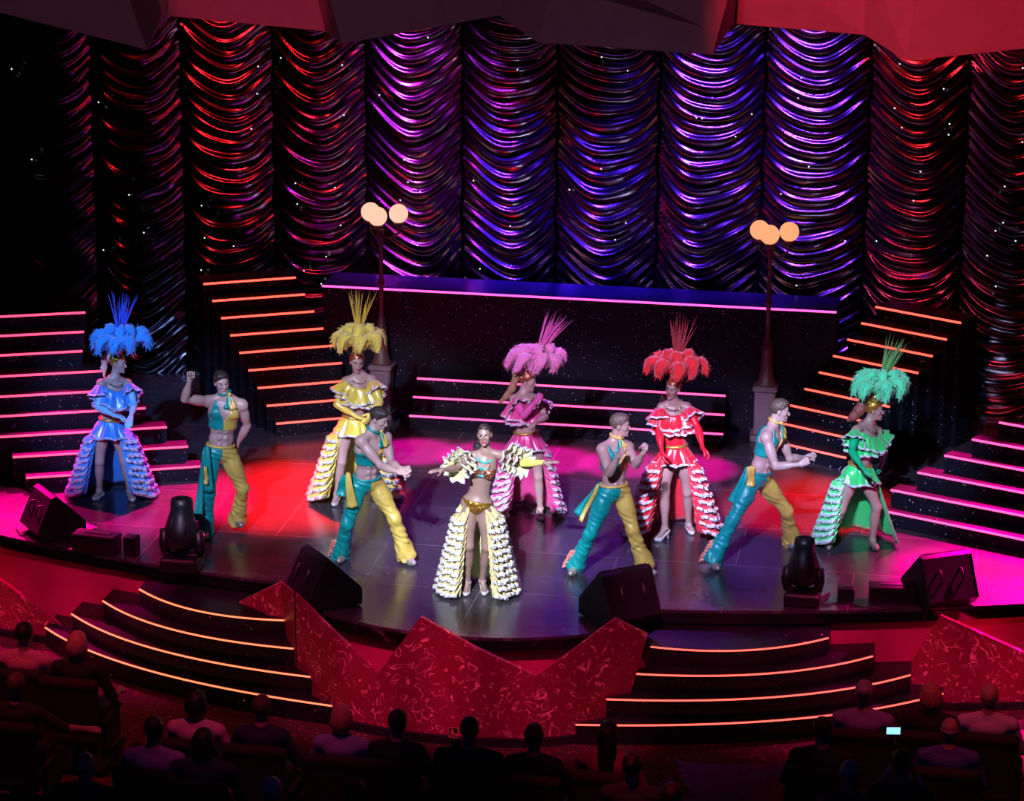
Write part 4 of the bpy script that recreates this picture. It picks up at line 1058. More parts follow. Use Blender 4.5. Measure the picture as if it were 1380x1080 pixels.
def women_shoes(p, m, strap=True):
    j = p.j
    for (an, ft, f) in ((j['anA'], j['ftA'], j['fA']), (j['anB'], j['ftB'], j['fB'])):
        z0 = ft[2] - .02; ft = ft * [1, 1, 0] + [0, 0, z0 + .030]; hl = an - f * .035 - UP * .045; ball = ft - f * .04
        pr = [p_cap(hl, ball, .029, .031, .02), p_cap(ball, ft, .031, .021, .02)]
        def cl(X, Y, Z, hl=hl, ball=ball):
            s = loc3(X, Y, Z, ball, f); return Z - (ball[2] + .016 + np.clip(-s, 0, .2) * (hl[2] - ball[2]) / .12) + 0 * X
        sh = garment(p, 'shoe', pr, .004, cl, m, h=.006)
        mb = MB(); mb.tube([hl - UP * .01 - f * .008, (hl[0] - f[0] * .012, hl[1] - f[1] * .012, z0 + .0)], [.018, .008], 8); mb.build('heel', m, sh, p.base, True)
        if strap:
            a1 = nrm(np.cross(UP, f)); mb = MB(); c = an - UP * .005
            mb.tube([c + (a1 * math.cos(w) + f * math.sin(w)) * .037 for w in np.linspace(0, 2 * PI, 16)], .005, 6, cap=False); mb.build('ankle_strap', m, sh, p.base, True)
def glove(p, which, m, tup=.55, h=.0066, hand_too=True):
    j = p.j; sh, el, wr = j['sh' + which], j['el' + which], j['wr' + which]
    n = len(p.arms) // 2; ar = p.arms[:n] if which == 'A' else p.arms[n:]
    hn = len(p.hands) // 2; hd = p.hands[:hn] if which == 'A' else p.hands[hn:]
    cp_ = el + (sh - el) * tup; dn = nrm(sh - el)
    def cl(X, Y, Z):
        far = np.sqrt((X - sh[0]) ** 2 + (Y - sh[1]) ** 2 + (Z - sh[2]) ** 2)
        return np.where(far < .26, loc3(X, Y, Z, cp_, dn), -1)
    return garment(p, 'glove', ar + (hd if hand_too else []), .0035, cl, m, h=h)
def necklace(p, m, r=.084, drop=.075, beads=26, br=.010, rows=2):
    root = None
    for q_ in range(rows):
        nc = p.neck + (p.hc - p.neck) * .1 - p.up * (.02 * q_); V = MB()
        for k in range(beads):
            w = 2 * PI * k / beads; c = nc + p.axC[0] * math.sin(w) * (r + .012 * q_) + p.axC[1] * (math.cos(w) * (r + .004 + .016 * q_)) - p.up * (drop * (.5 + .5 * math.cos(w)) * (1 + .5 * q_))
            V.sphere(c, br, 5)
        o = V.build('necklace', m, p.o, p.base, True)
def ponytail(p, pts, radii, m, cap=True, strands=True):
    hc, ax, hs = p.hc, p.axH, p.hs; q = lambda x, y, z: hc + (ax[0] * x + ax[1] * y + ax[2] * z) * hs
    pr = [p_ell(q(0, -.014, .030), ax, [r * hs for r in (.078, .098, .090)], .02)] if cap else []
    P_ = [np.asarray(a, float) for a in pts]
    for a, b, ra, rb in zip(P_[:-1], P_[1:], radii[:-1], radii[1:]): pr.append(p_cap(a, b, ra, rb, .02))
    hclip = hair_clip(p)
    def cl(X, Y, Z):
        far = np.sqrt((X - hc[0]) ** 2 + (Y - hc[1]) ** 2 + (Z - hc[2]) ** 2); c = hclip(X, Y, Z)
        y = loc3(X, Y, Z, hc, ax[1]) / hs
        return np.where((far < .13) & (y > -.075), c, -1)
    o = garment(p, 'hair', pr, 0, cl, m, h=.006, wob=lambda X, Y, Z: .004 * np.sin(X * 210 + Z * 25) * np.sin(Y * 200 + Z * 14))
    return o
def women_costume(p, mC, mIn, style, trimM=WHITE, twotier=True, tr=None, glv=None, pepl=True, headd=None, shoe=PEARL, belt=GOLDT):
    hip, up, L = p.hip, p.up, p.L; lat, fr = p.axC[0], p.axC[1]; S = p.S
    def clip(X, Y, Z):
        t = loc3(X, Y, Z, hip, up) / L; x = loc3(X, Y, Z, hip, lat); y = loc3(X, Y, Z, hip, fr)
        g = np.maximum(style.get('b0', .42) - t, t - .80) * L
        return np.maximum(g, np.where((y > 0) & (t > .6), .16 * (t - .62) / .18 * .6 - np.abs(x), -1)) if True else g
    b = garment(p, 'bodice', p.tor, .007, clip, mC)
    def brief(X, Y, Z):
        t = loc3(X, Y, Z, hip, up) / L; x = np.abs(loc3(X, Y, Z, hip, p.axP[0])); return np.maximum((t - .16) * L, (-.30 - t) * L) + np.where(t < -.05, np.maximum(0, x - .06 + 0.45 * (-.05 - t) * L * 1.2), 0) * 1.2
    garment(p, 'briefs', p.tor + p.legs[:1] + p.legs[4:5], .006, brief, mC)
    # flounce over chest and shoulders
    sh = style.get('fl', 1.)
    top, c = ring(p, .92, .185 * S * sh, .105 * S * sh, ax=p.axC, n=70, dz=.0, cy=.01)
    q = np.linspace(0, 2 * PI, 70, endpoint=False); top = top - UP * ((.060 * np.cos(q) ** 2)[:, None] * np.where(np.cos(q) > 0, 1, .2)[:, None])
    ruffle(p, 'flounce', top, outfrom(c), style.get('fd', .13), 13, .022, .075, [mC, trimM], None, True, seed=3, rows=6, tamp=.012)
    if twotier:
        top2, c2 = ring(p, .64, .155 * S * sh, .125 * S * sh, ax=p.axC, n=70)
        ruffle(p, 'flounce', top2, outfrom(c2), .085, 15, .018, .06, [mC, trimM], None, True, seed=5, rows=5)
    for shp, el in ((p.j['shA'], p.j['elA']), (p.j['shB'], p.j['elB'])):     # sleeve ruffles
        dn = nrm(el - shp); a1 = nrm(np.cross(dn, FW + .01)); a2 = np.cross(dn, a1); cc = shp + dn * .03
        tp = np.array([cc + (a1 * math.cos(w) + a2 * math.sin(w)) * .058 for w in np.linspace(0, 2 * PI, 30, endpoint=False)])
        ruffle(p, 'sleeve_ruffle', tp, lambda T_, cc=cc: T_ - cc, .10, 8, .02, .05, [mC, trimM], None, True, dn, seed=8, rows=5)
    if pepl:
        top3, c3 = ring(p, .17, .122 * S, .100 * S, ax=p.axP, n=60)
        ruffle(p, 'peplum', top3, outfrom(c3), .165, 12, .022, .085, [mC, trimM], None, True, seed=9, rows=7)
        rr, _ = ring(p, .18, .122 * S, .10 * S, ax=p.axP, n=30); mb = MB(); mb.tube(list(rr) + [rr[0]], .016, 8, cap=False); mb.build('belt', belt, p.o, p.base, True)
    if tr: train(p, mC, mIn, trimM, **tr)
    for w_, m_ in (glv or {}).items(): glove(p, w_, m_)
    necklace(p, JEWEL); women_shoes(p, shoe)
    if headd: headdress(p, **headd)
def feather(n, c): return mat(n, c, .75, bump=(70, .5, (1, 1, 1)), sheen=.5)
# ================================================================== THE TEN DANCERS
FWN = (0, -1, 0)
def done(): pass
# 1 blue
if 1:
    BL = satin('sky blue satin', (.05, .30, .85)); BLT = mat('pale blue trim', (.60, .60, .85), .6, bump=(80, .7, (1, 1, 1)))
    p = build_person(dict(id='blue', male=False, S=.97, label='woman in blue ruffled costume with blue feather headdress, standing far left', skin=SKIN, h=(15, 30, (72, 5, 0)),
        head=(159, 489), neck=(154.6, 511), hip=(148, 576), shA=(136, 517), elA=(132, 549), wrA=(154, 560), shB=(172, 517), elB=(181, 545), wrB=(176, 563),
        handA=('relax', (168, 563), (0, 0, -1)), handB=('relax', None, (0, 0, -1)), knA=(134.5, 618), knB=(167.5, 620), anA=(134, 661), anB=(175, 661), toeA=(127, 673), toeB=(179, 675), hF=(-35, 15), swA=-1, swB=-1))
    women_costume(p, BL, BL, dict(fd=.15), BLT, tr=dict(head_=0, a_open=(38, 42), R1=.35, seed=1, shift=(-.03, -.10)), glv={'A': mat('pale blue glove satin', (.30, .62, .85), .4), 'B': mat('pale blue glove satin', (.3, .62, .85), .4)}, headd=dict(mP=feather('sky blue ostrich feather', (.03, .36, .95)), mS=feather('royal blue spike feather', (.02, .08, .75)), mBand=SEQ, seed=2, lean=(.05, 0)))
    hq = lambda p, x, y, z: p.hc + (p.axH[0] * x + p.axH[1] * y + p.axH[2] * z) * p.hs
    ponytail(p, [hq(p, 0, -.09, .05), hq(p, 0, -.14, .06), hq(p, 0, -.17, .0), hq(p, 0, -.18, -.10), hq(p, 0, -.17, -.20)], [.03, .032, .036, .03, .012], hairM('pale blonde hair', (.75, .60, .50)))
    done()
MH = hairM('dark brown short hair', (.035, .022, .018)); MH2 = hairM('brown short hair', (.10, .06, .04)); MH3 = hairM('sandy brown short hair', (.12, .08, .055))
if 1:
    p = build_person(dict(id='man1', male=True, S=1., label='man with raised right fist in teal and yellow crop top, left of centre', skin=SKIN, h=(18, 8, (22, 8, 8)),
        head=(298.7, 515), neck=(304, 535), hip=(296.5, 609), shA=(280, 541), elA=(249, 538), wrA=(256, 512), shB=(326, 546), elB=(333, 574), wrB=(319, 600),
        handA=('fist', (257, 500), (0.3, -1, 0)), handB=('relax', (313, 606), (0, -1, 0)), knA=(281.8, 660), anA=(276, 712), toeA=(277, 727), knB=(326.4, 654), anB=(320, 697), toeB=(325, 711), DB=.12, zB=.2,
        hF=(10, 25), seA=-1, swA=-1, seB=1, swB=1, hairM=MH, kb=.10,
        tails=[((279, 602), (281, 663), .05, .11, TEAL, -.16), ((277, 628), (278, 652), .03, .05, YEL, -.19), ((276, 606), (267, 700), .04, .10, TEAL, -.12)], band=YEL, knot=.05, ruffle=False))
    men_costume(p, 0); done()
if 1:
    YS = satin('lemon yellow satin', (.85, .68, .08)); YT = mat('cream ruffle trim', (.80, .76, .70), .6, bump=(80, .7, (1, 1, 1)))
    p = build_person(dict(id='yellow', male=False, S=1.0, label='woman in yellow costume and tall yellow feather headdress, partly behind a crouching man', skin=SKIN, h=(10, 8, (14, 4, -4)),
        head=(481, 488), neck=(485, 507), hip=(476, 573), shA=(467, 514), elA=(454, 545), wrA=(479, 561), shB=(501, 512), elB=(512, 542), wrB=(500, 560),
        handA=('relax', (492, 565), (0, 0, -1)), handB=('relax', None, (-1, 0, 0)), knA=(461, 616), anA=(454, 666), toeA=(450, 681), knB=(492, 615), anB=(503, 660), toeB=(508, 674), hF=(-10, 15), swA=-1, swB=-1, seB=-1))
    women_costume(p, YS, YS, dict(fd=.14), YT, tr=dict(head_=5, a_open=(45, 45), R1=.37, seed=3, shift=(0, -.1)), glv={'A': YS, 'B': YS}, headd=dict(mP=feather('yellow ostrich feather', (.90, .72, .10)), mS=feather('golden spike feather', (.72, .48, .02)), mBand=SEQC, seed=4, lean=(-.0, 0)))
    ponytail(p, [hq(p, 0, -.09, .03), hq(p, 0, -.12, -.02)], [.05, .04], hairM('auburn hair', (.10, .04, .03))); done()
if 1:
    p = build_person(dict(id='man2', male=True, S=1., label='man lunging with fist swung forward, in front of the yellow-costumed woman', skin=SKIN, h=(28, 38, (62, 22, 6)),
        head=(511, 564), neck=(500, 585), hip=(494, 650), shA=(486.6, 595), elA=(513, 628), wrA=(538, 637), shB=(520, 590), elB=(527, 624), wrB=(541, 632), lean=-.12,
        handA=('fist', (551, 638), (0, .3, -1)), handB=('fist', (552, 631), (0, .3, -1)), knA=(468.5, 704), anA=(460, 744), toeA=(457, 759), knB=(531, 698), anB=(546, 745), toeB=(558, 762), hF=(-20, 48),
        hairM=MH, dp=.0, seA=-1, swA=-1, kb=.12, tails=[((469, 637), (474, 684), .04, .12, YEL, -.17), ((464, 640), (460, 668), .05, .12, TEAL, -.14)], band=TEAL, knot=.05))
    men_costume(p, 0); done()
if 1:
    CR = satin('pale lemon satin', (.80, .78, .32)); CT = mat('ivory ruffle trim', (.82, .80, .76), .6, bump=(80, .7, (1, 1, 1))); CG = mat('gold and ivory striped ruffle', (.72, .58, .25), .5, bump=(60, .6, (1, 1, 1)))
    p = build_person(dict(id='centre', male=False, S=.97, label='woman in copper bikini top with open arms and cream tiered train, front centre', skin=SKIND, h=(-5, -5, (-8, -6, 4)),
        head=(653, 586), neck=(655, 611), hip=(643.6, 677), shA=(634, 615), elA=(614, 632), wrA=(597, 633), shB=(677, 614), elB=(704, 624), wrB=(733, 623.5),
        handA=('open', (584, 635), (0, 0, -1)), handB=('open', (752, 622), (0, 0, -1)), knA=(632, 734), anA=(630, 784), toeA=(627.5, 802), knB=(656, 733), anB=(650, 782), toeB=(652.5, 801), hF=(-5, -5), seA=-1, swA=-1, seB=-1, swB=-1, kb=.1))
    def clb(X, Y, Z):
        t = loc3(X, Y, Z, p.hip, p.up) / p.L; x = loc3(X, Y, Z, p.hip, p.axC[0]); y = loc3(X, Y, Z, p.hip, p.axC[1])
        return np.maximum(np.maximum(.55 - t, t - .74) * p.L, np.where(t > .62, np.maximum(.03 - y, np.where(y > 0, .010 - np.abs(x), -1)), -1)) 
    garment(p, 'bikini_top', p.tor, .007, clb, SEQC)
    def clb2(X, Y, Z):
        t = loc3(X, Y, Z, p.hip, p.up) / p.L; x = np.abs(loc3(X, Y, Z, p.hip, p.axP[0])); return np.maximum(np.maximum((t - .06) * p.L, (-.35 - t) * p.L), (x - .125 - (t) * p.L * 1.0))
    garment(p, 'bikini_bottom', p.tor + p.legs[:1] + p.legs[4:5], .007, clb2, SEQ)
    for s_ in (-1, 1):
        mb = MB(); mb.tube([p.T(.74, s_ * .06, .11), p.T(.86, s_ * .055, .07), p.neck + p.axC[0] * .045 * s_], .006, 6); mb.build('strap', SEQC, p.o, p.base, True)
    TQ = mat('turquoise beads', (.05, .55, .50), .3, .2)
    necklace(p, TQ, .080, .09, 30, .012, 3); women_shoes(p, PEARL)
    for w_ in 'AB':
        el, wr, sh = p.j['el' + w_], p.j['wr' + w_], p.j['sh' + w_]
        if w_ == 'B': glove(p, 'B', YS, -.0, hand_too=False)
        for q_, (cc, dn) in enumerate(((el + (sh - el) * .78, nrm(el - sh)), (el + (sh - el) * .48, nrm(el - sh)), (el + (sh - el) * .18, nrm(el - sh)))):
            a1 = nrm(np.cross(dn, FW + .01)); a2 = np.cross(dn, a1)
            tp = np.array([cc + (a1 * math.cos(w) + a2 * math.sin(w)) * .05 for w in np.linspace(0, 2 * PI, 30, endpoint=False)])
            ruffle(p, 'sleeve_ruffle', tp, lambda T_, cc=cc: T_ - cc, .05, 9, .024, .085, [CR, CT], None, True, dn, seed=8 + q_, rows=5, tamp=.012)
    train(p, CG, CR, CT, head_=0, a_open=(30, 34), R0=.13, R1=.28, tiers=11, seed=7, shift=(0, -.08), t0=.04, rise=.0)
    tp, cc = ring(p, .05, .14, .11, 60, 300, ax=p.axP, n=50); ruffle(p, 'peplum', tp, outfrom(cc), .13, 10, .02, .05, [CR, CT], None, False, seed=3)
    ponytail(p, [hq(p, 0, -.08, .03), hq(p, -.04, -.11, -.06), hq(p, -.09, -.09, -.15), hq(p, -.12, -.05, -.22)], [.05, .05, .045, .02], hairM('black long hair', (.02, .012, .012))); done()
if 1:
    PK_ = satin('hot pink satin', (.85, .06, .30)); PT = mat('pale pink trim', (.80, .66, .74), .6, bump=(80, .7, (1, 1, 1)))
    p = build_person(dict(id='pink', male=False, S=.97, label='woman in pink costume with pink feather headdress, fist raised to chin, back row centre', skin=SKIN, h=(8, 35, (78, 12, 0)),
        head=(711, 513), neck=(706, 532), hip=(709, 593), shA=(693, 538), elA=(706, 560), wrA=(722, 541), shB=(724, 538), elB=(735, 562), wrB=(722, 570),
        handA=('fist', (729, 529), (1, .2, 0)), handB=('relax', None, (0, 0, -1)), knA=(688, 641), anA=(681, 685), toeA=(682.4, 698), knB=(725, 639), anB=(728, 685), toeB=(731, 699.5), hF=(5, 20), seA=-1, swA=-1, swB=-1))
    women_costume(p, PK_, PK_, dict(fd=.14), PT, tr=dict(head_=5, a_open=(55, 40), R1=.27, seed=5, shift=(.02, -.12)), glv={'A': mat('pink glove satin', (.85, .12, .42), .4)}, headd=dict(mP=feather('pink ostrich feather', (.95, .25, .55)), mS=feather('magenta spike feather', (.85, .10, .45)), mBand=SEQC, seed=6, lean=(.28, 0)))
    ponytail(p, [hq(p, 0, -.08, .05), hq(p, 0, -.14, .04), atD(690, 524, depth(p.hc)), atD(683, 534, depth(p.hc)), atD(673, 543, depth(p.hc))], [.035, .036, .036, .034, .014], hairM('golden brown hair', (.38, .20, .10))); done()
if 1:
    p = build_person(dict(id='man3', male=True, S=1., label='man seen in profile with both fists at his chest, right of the centre dancer', skin=SKINT, h=(35, 25, (80, 4, 0)),
        head=(836, 573), neck=(829, 594), hip=(827, 661), shA=(812, 606), elA=(821, 638), wrA=(833, 615), shB=(846, 603), elB=(856, 627), wrB=(867, 611),
        handA=('fist', (838, 605), (1, 0, 0)), handB=('fist', (872, 603), (-1, 0, .2)), knA=(800, 709), anA=(777, 759), toeA=(769, 776), knB=(851, 709), anB=(867, 758), toeB=(882, 775), hF=(-25, 55), hairM=MH3,
        swA=-1, swB=-1, kb=.12, tails=[((808, 650), (779, 694), .03, .11, TEAL, .05), ((806, 652), (783, 702), .02, .05, YEL, .0)], band=YEL, scarf=YEL, knot=.0))
    men_costume(p, 0); done()
if 1:
    RD = satin('scarlet satin', (.80, .01, .03)); RT_ = mat('white lace trim', (.78, .74, .80), .6, bump=(80, .7, (1, 1, 1)))
    p = build_person(dict(id='red', male=False, S=1.0, label='woman in red and white ruffled costume with red feather headdress', skin=SKINT, h=(-5, 2, (-28, 4, -8)),
        head=(907, 523), neck=(907, 543), hip=(910, 612), shA=(892, 549), elA=(888, 582), wrA=(892, 609), shB=(926, 549), elB=(941, 578), wrB=(947, 604),
        handA=('relax', (895, 622), (1, 0, 0)), handB=('relax', (954, 612), (-1, 0, 0)), knA=(896, 662), anA=(896, 711), toeA=(885, 728), knB=(926, 660), anB=(928, 706), toeB=(933, 719), hF=(-50, 10), seA=-1, swA=-1, seB=-1, swB=-1))
    women_costume(p, RD, RD, dict(fd=.12, b0=.20), RT_, tr=dict(head_=0, a_open=(38, 38), R1=.38, seed=9, shift=(.0, -.02)), glv={'A': mat('red glove satin', (.75, .01, .03), .4), 'B': mat('red glove satin', (.75, .01, .03), .4)}, headd=dict(mP=feather('red ostrich feather', (.90, .01, .02)), mS=feather('dark red spike feather', (.42, .0, .01)), mBand=SEQC, seed=8, lean=(.02, 0)))
    ponytail(p, [hq(p, 0, -.08, .04), hq(p, 0, -.11, .0), atD(897, 531, depth(p.hc)), atD(891, 540, depth(p.hc))], [.04, .04, .035, .02], hairM('dark red-brown hair', (.06, .015, .012))); done()
if 1:
    p = build_person(dict(id='man4', male=True, S=1., label='man lunging in profile with fist stretched right, behind the right moving head light', skin=SKIN, h=(55, 62, (84, 8, 0)),
        head=(1051, 553), neck=(1042, 573), hip=(1021, 644), shA=(1033, 590), elA=(1045, 629), wrA=(1079, 626), shB=(1052, 586), elB=(1064, 618), wrB=(1086, 617), lean=-.0,
        handA=('fist', (1092, 619), (0, 1, -.3)), handB=('fist', (1096, 614), (0, -1, -.3)), knA=(991, 695), anA=(962, 750), toeA=(967, 769), knB=(1062, 693), anB=(1066, 727), toeB=(1072, 739), hF=(20, 40), hairM=MH2,
        swA=-1, swB=1, seB=1, kb=.1, tails=[((1008, 630), (987, 677), .05, .10, TEAL, -.14), ((1011, 628), (1012, 655), .07, .09, YEL, -.17)], band=TEAL, scarf=YEL, knot=.0))
    men_costume(p, 0); done()
if 1:
    GR = satin('emerald green satin', (.03, .70, .16)); GT = mat('pale green-grey trim', (.60, .72, .70), .6, bump=(80, .7, (1, 1, 1))); GI = satin('bright green lining', (.02, .75, .14))
    p = build_person(dict(id='green', male=False, S=.99, label='woman in green costume with green feather headdress, striding at the right', skin=SKINT, h=(30, 55, (82, 4, 0)),
        head=(1178, 552), neck=(1170, 572), hip=(1157, 637), shA=(1154, 580), elA=(1148, 609), wrA=(1162, 630), shB=(1183, 582), elB=(1193, 603), wrB=(1188, 625),
        handA=('relax', (1168, 641), (1, 0, 0)), handB=('relax', None, (-1, 0, 0)), knA=(1134, 686), anA=(1119, 727), toeA=(1117, 740), knB=(1181, 679), anB=(1176, 727), toeB=(1182, 741), hF=(-5, 15), seA=-1, swA=-1, seB=1, swB=1))
    women_costume(p, GR, GI, dict(fd=.12), GT, tr=dict(head_=0, a_open=(78, 48), R1=.34, seed=11, shift=(.06, -.14), bm=1.6, rf=200), glv={'A': mat('green glove satin', (.0, .42, .16), .4), 'B': mat('green glove satin', (.0, .42, .16), .4)}, headd=dict(mP=feather('mint green ostrich feather', (.10, .80, .38)), mS=feather('olive green spike feather', (.10, .35, .05)), mBand=SEQ, seed=10, lean=(.28, 0)), shoe=mat('bronze shoe leather', (.35, .25, .22), .35, .5))
    ponytail(p, [hq(p, 0, -.08, .05), hq(p, 0, -.13, .05), atD(1158, 553, depth(p.hc)), atD(1150, 562, depth(p.hc)), atD(1143, 567, depth(p.hc))], [.04, .05, .055, .045, .015], hairM('reddish brown hair', (.30, .08, .06))); done()
# ================================================================== AUDIENCE
M_seat = mat('dark theatre seat velvet', (.020, .006, .010), .8, bump=(120, .3, (1, 1, 1))); M_leg = mat('black seat metal', (.01, .01, .01), .5, .5)
def make_seat():
    root = empty('theatre_seat', (0, 0, 0), 'x', 'seat', 'theatre seats')
    m = MB(); m.box((0, .02, .40), (.50, .50, .13), bev=.03); m.build('seat', M_seat, root)
    n = 9; V = MB()      # curved padded backrest
    for (yy, th, z0, z1, w) in ((-.27, .11, .34, .99, .56),):
        pr = [p_cap((-w / 2 + .06, yy - .02, z0 + .06), (w / 2 - .06, yy - .02, z0 + .06), .06, None, .03), p_cap((-w / 2 + .05, yy - .05, z1 - .05), (w / 2 - .05, yy - .05, z1 - .05), .052, None, .03)]
        for x in np.linspace(-w / 2 + .055, w / 2 - .055, 7): pr.append(p_cap((x, yy - .02, z0 + .06), (x, yy - .05, z1 - .05), .055, .05, .03))
    Vv, Fc = solidify(pr, .014); mk('backrest', Vv, Fc, M_seat, root)
    for s in (-1, 1):
        m = MB(); m.box((s * .29, -.02, .56), (.07, .48, .07), bev=.025); m.box((s * .29, -.02, .40), (.05, .40, .28), bev=.015); m.build('armrest', M_seat, root)
    m = MB(); m.box((0, .02, .17), (.10, .36, .34), bev=.01); m.box((0, .02, .015), (.44, .40, .03), bev=.008); m.build('base', M_leg, root)
    return root
SEAT = make_seat()
def skin_link(o, m):
    for i, sl in enumerate(o.material_slots): sl.link = 'OBJECT'; sl.material = m if i == 0 else o.data.materials[i]
def seated(pose, hair, wide=1.):
    """facing +Y, sitting at the origin, floor at z=0"""
    ax = np.array([[-1., 0, 0], [0, 1., 0], [0, 0, 1.]]); q = lambda x, y, z: np.array([x, y, z], float); h = .011
    base = (0, 0, 0)
    hip, nk = q(0, -.03, .56), q(0, -.06, 1.05); hc = q(0, -.03, 1.215)
    tor = [p_ell(hip, ax, [.17 * wide, .12, .12], .04), p_ell(q(0, -.04, .70), ax, [.15 * wide, .11, .13], .04), p_ell(q(0, -.05, .84), ax, [.16 * wide, .11, .13], .04), p_ell(q(0, -.06, .95), ax, [.17 * wide, .10, .09], .04)]
    arms = []; hd = []; sh = []
    J = {'lap': ((.30, .02, .72), (.12, .22, .70)), 'rest': ((.31, -.02, .72), (.30, .22, .68)), 'phone': ((.26, .10, .80), (.10, .27, 1.02)), 'point': ((.42, .0, .84), (.60, .10, .80))}
    for s in (-1, 1):
        S0 = q(s * .185 * wide, -.06, .985); e, w = J[pose if (pose != 'point' or s == 1) else 'lap']
        E_, W_ = q(s * e[0], e[1], e[2]), q(s * w[0], w[1], w[2])
        sh.append(p_cap(nk, S0, .045, .055, .03)); sh.append(p_cap(S0, E_, .052, .040, .02)); arms.append(p_cap(E_, W_, .038, .026, .02))
        hand(hd, W_, W_ - E_, q(-s * .5, .2, -1), 1 if s < 0 else -1, 'grip' if pose in ('phone', 'point') else 'relax', 1.1)
    legs = []
    for s in (-1, 1):
        legs += [p_cap(q(s * .10, .0, .53), q(s * .12, .42, .50), .085, .06, .03), p_cap(q(s * .12, .42, .50), q(s * .12, .38, .10), .055, .04, .03), p_cap(q(s * .12, .35, .045), q(s * .13, .54, .035), .04, .03, .02)]
    hp = head_prims(hc, ax, .98, True) + [p_cap(nk, hc - q(0, .02, .06), .055, .052, .03)]
    V, Fc = solidify(tor + sh + arms + hd + legs + hp, h)
    o = mk('person', V, Fc, [SKINT], None, base)
    V, Fc = solidify(tor + sh, h, .010, lambda X, Y, Z: np.maximum(.50 - Z, -.3) + 0 * (X + Y + Z)); mk('shirt', V, Fc, [M_seat], o)
    V, Fc = solidify(tor[:1] + legs, h, .008, lambda X, Y, Z: np.maximum(np.maximum(Z - .60, .08 - Z), -.3) + 0 * (X + Y + Z)); mk('trousers', V, Fc, [M_black], o)
    for s in (-1, 1):
        V, Fc = solidify([legs[2 if s < 0 else 5]], h, .010); mk('shoe', V, Fc, [M_ph], o)
    pr = [p_ell(hc + q(0, -.014, .034), ax, (.082, .103, .097), .02)]
    P0 = P(); P0.hc, P0.axH, P0.hs = hc, ax, .98; cl0 = hair_clip(P0)
    cl = cl0
    if hair == 'bob': pr += [p_ell(hc + q(0, -.03, -.02), ax, (.098, .10, .115), .03)]; cl = lambda X, Y, Z: np.minimum(cl0(X, Y, Z), np.maximum(Y - (hc[1] + .02), -.3) + 0 * (X + Z))
    if hair == 'long': pr += [p_cap(hc + q(0, -.05, .0), hc + q(0, -.10, -.24), .088, .075, .03)]; cl = lambda X, Y, Z: np.minimum(cl0(X, Y, Z), np.maximum(Y - (hc[1] + .0), -.3) + 0 * (X + Z))
    if hair == 'bun': pr += [p_ell(hc + q(0, -.10, .06), ax, (.045, .045, .045), .02)]; cl = lambda X, Y, Z: np.minimum(cl0(X, Y, Z), np.where(Y < hc[1] - .05, np.abs(Z - hc[2] - .05) - .06, 1))
    if hair != 'bald':
        V, Fc = solidify(pr, .009, 0, cl, lambda X, Y, Z: .004 * np.sin(X * 190 + Z * 40) * np.sin(Y * 170 + Z * 90)); mk('hair', V, Fc, [MH], o)
    else:
        V, Fc = solidify(pr, .009, -.004, lambda X, Y, Z: np.maximum(cl0(X, Y, Z), Z - hc[2] - .03)); mk('hair', V, Fc, [MH], o)
    return o
PROT = {}
def cl_(n, c, r=.8): return mat(n, c, r, bump=(60, .5, (1, 1, 1)))
C_ = dict(pinkw=cl_('pale pink shirt cotton', (.75, .35, .45)), stripe=None, navy=cl_('navy cloth', (.02, .02, .06)), black=cl_('black cloth', (.012, .012, .016)), lav=cl_('lavender cotton', (.30, .24, .48)), blue=cl_('blue cotton', (.08, .10, .35)), rose=cl_('rose knit', (.45, .10, .16)), white=cl_('white cotton', (.7, .65, .7)), grey=cl_('charcoal cloth', (.05, .05, .06)), wine=cl_('wine red cloth', (.18, .02, .05)))
H_ = dict(dark=MH, brown=MH2, blond=hairM('blond set hair', (.65, .40, .28)), grey=hairM('grey hair', (.35, .32, .36)), red=hairM('strawberry hair', (.55, .22, .15)), black=hairM('black hair', (.012, .010, .010)))
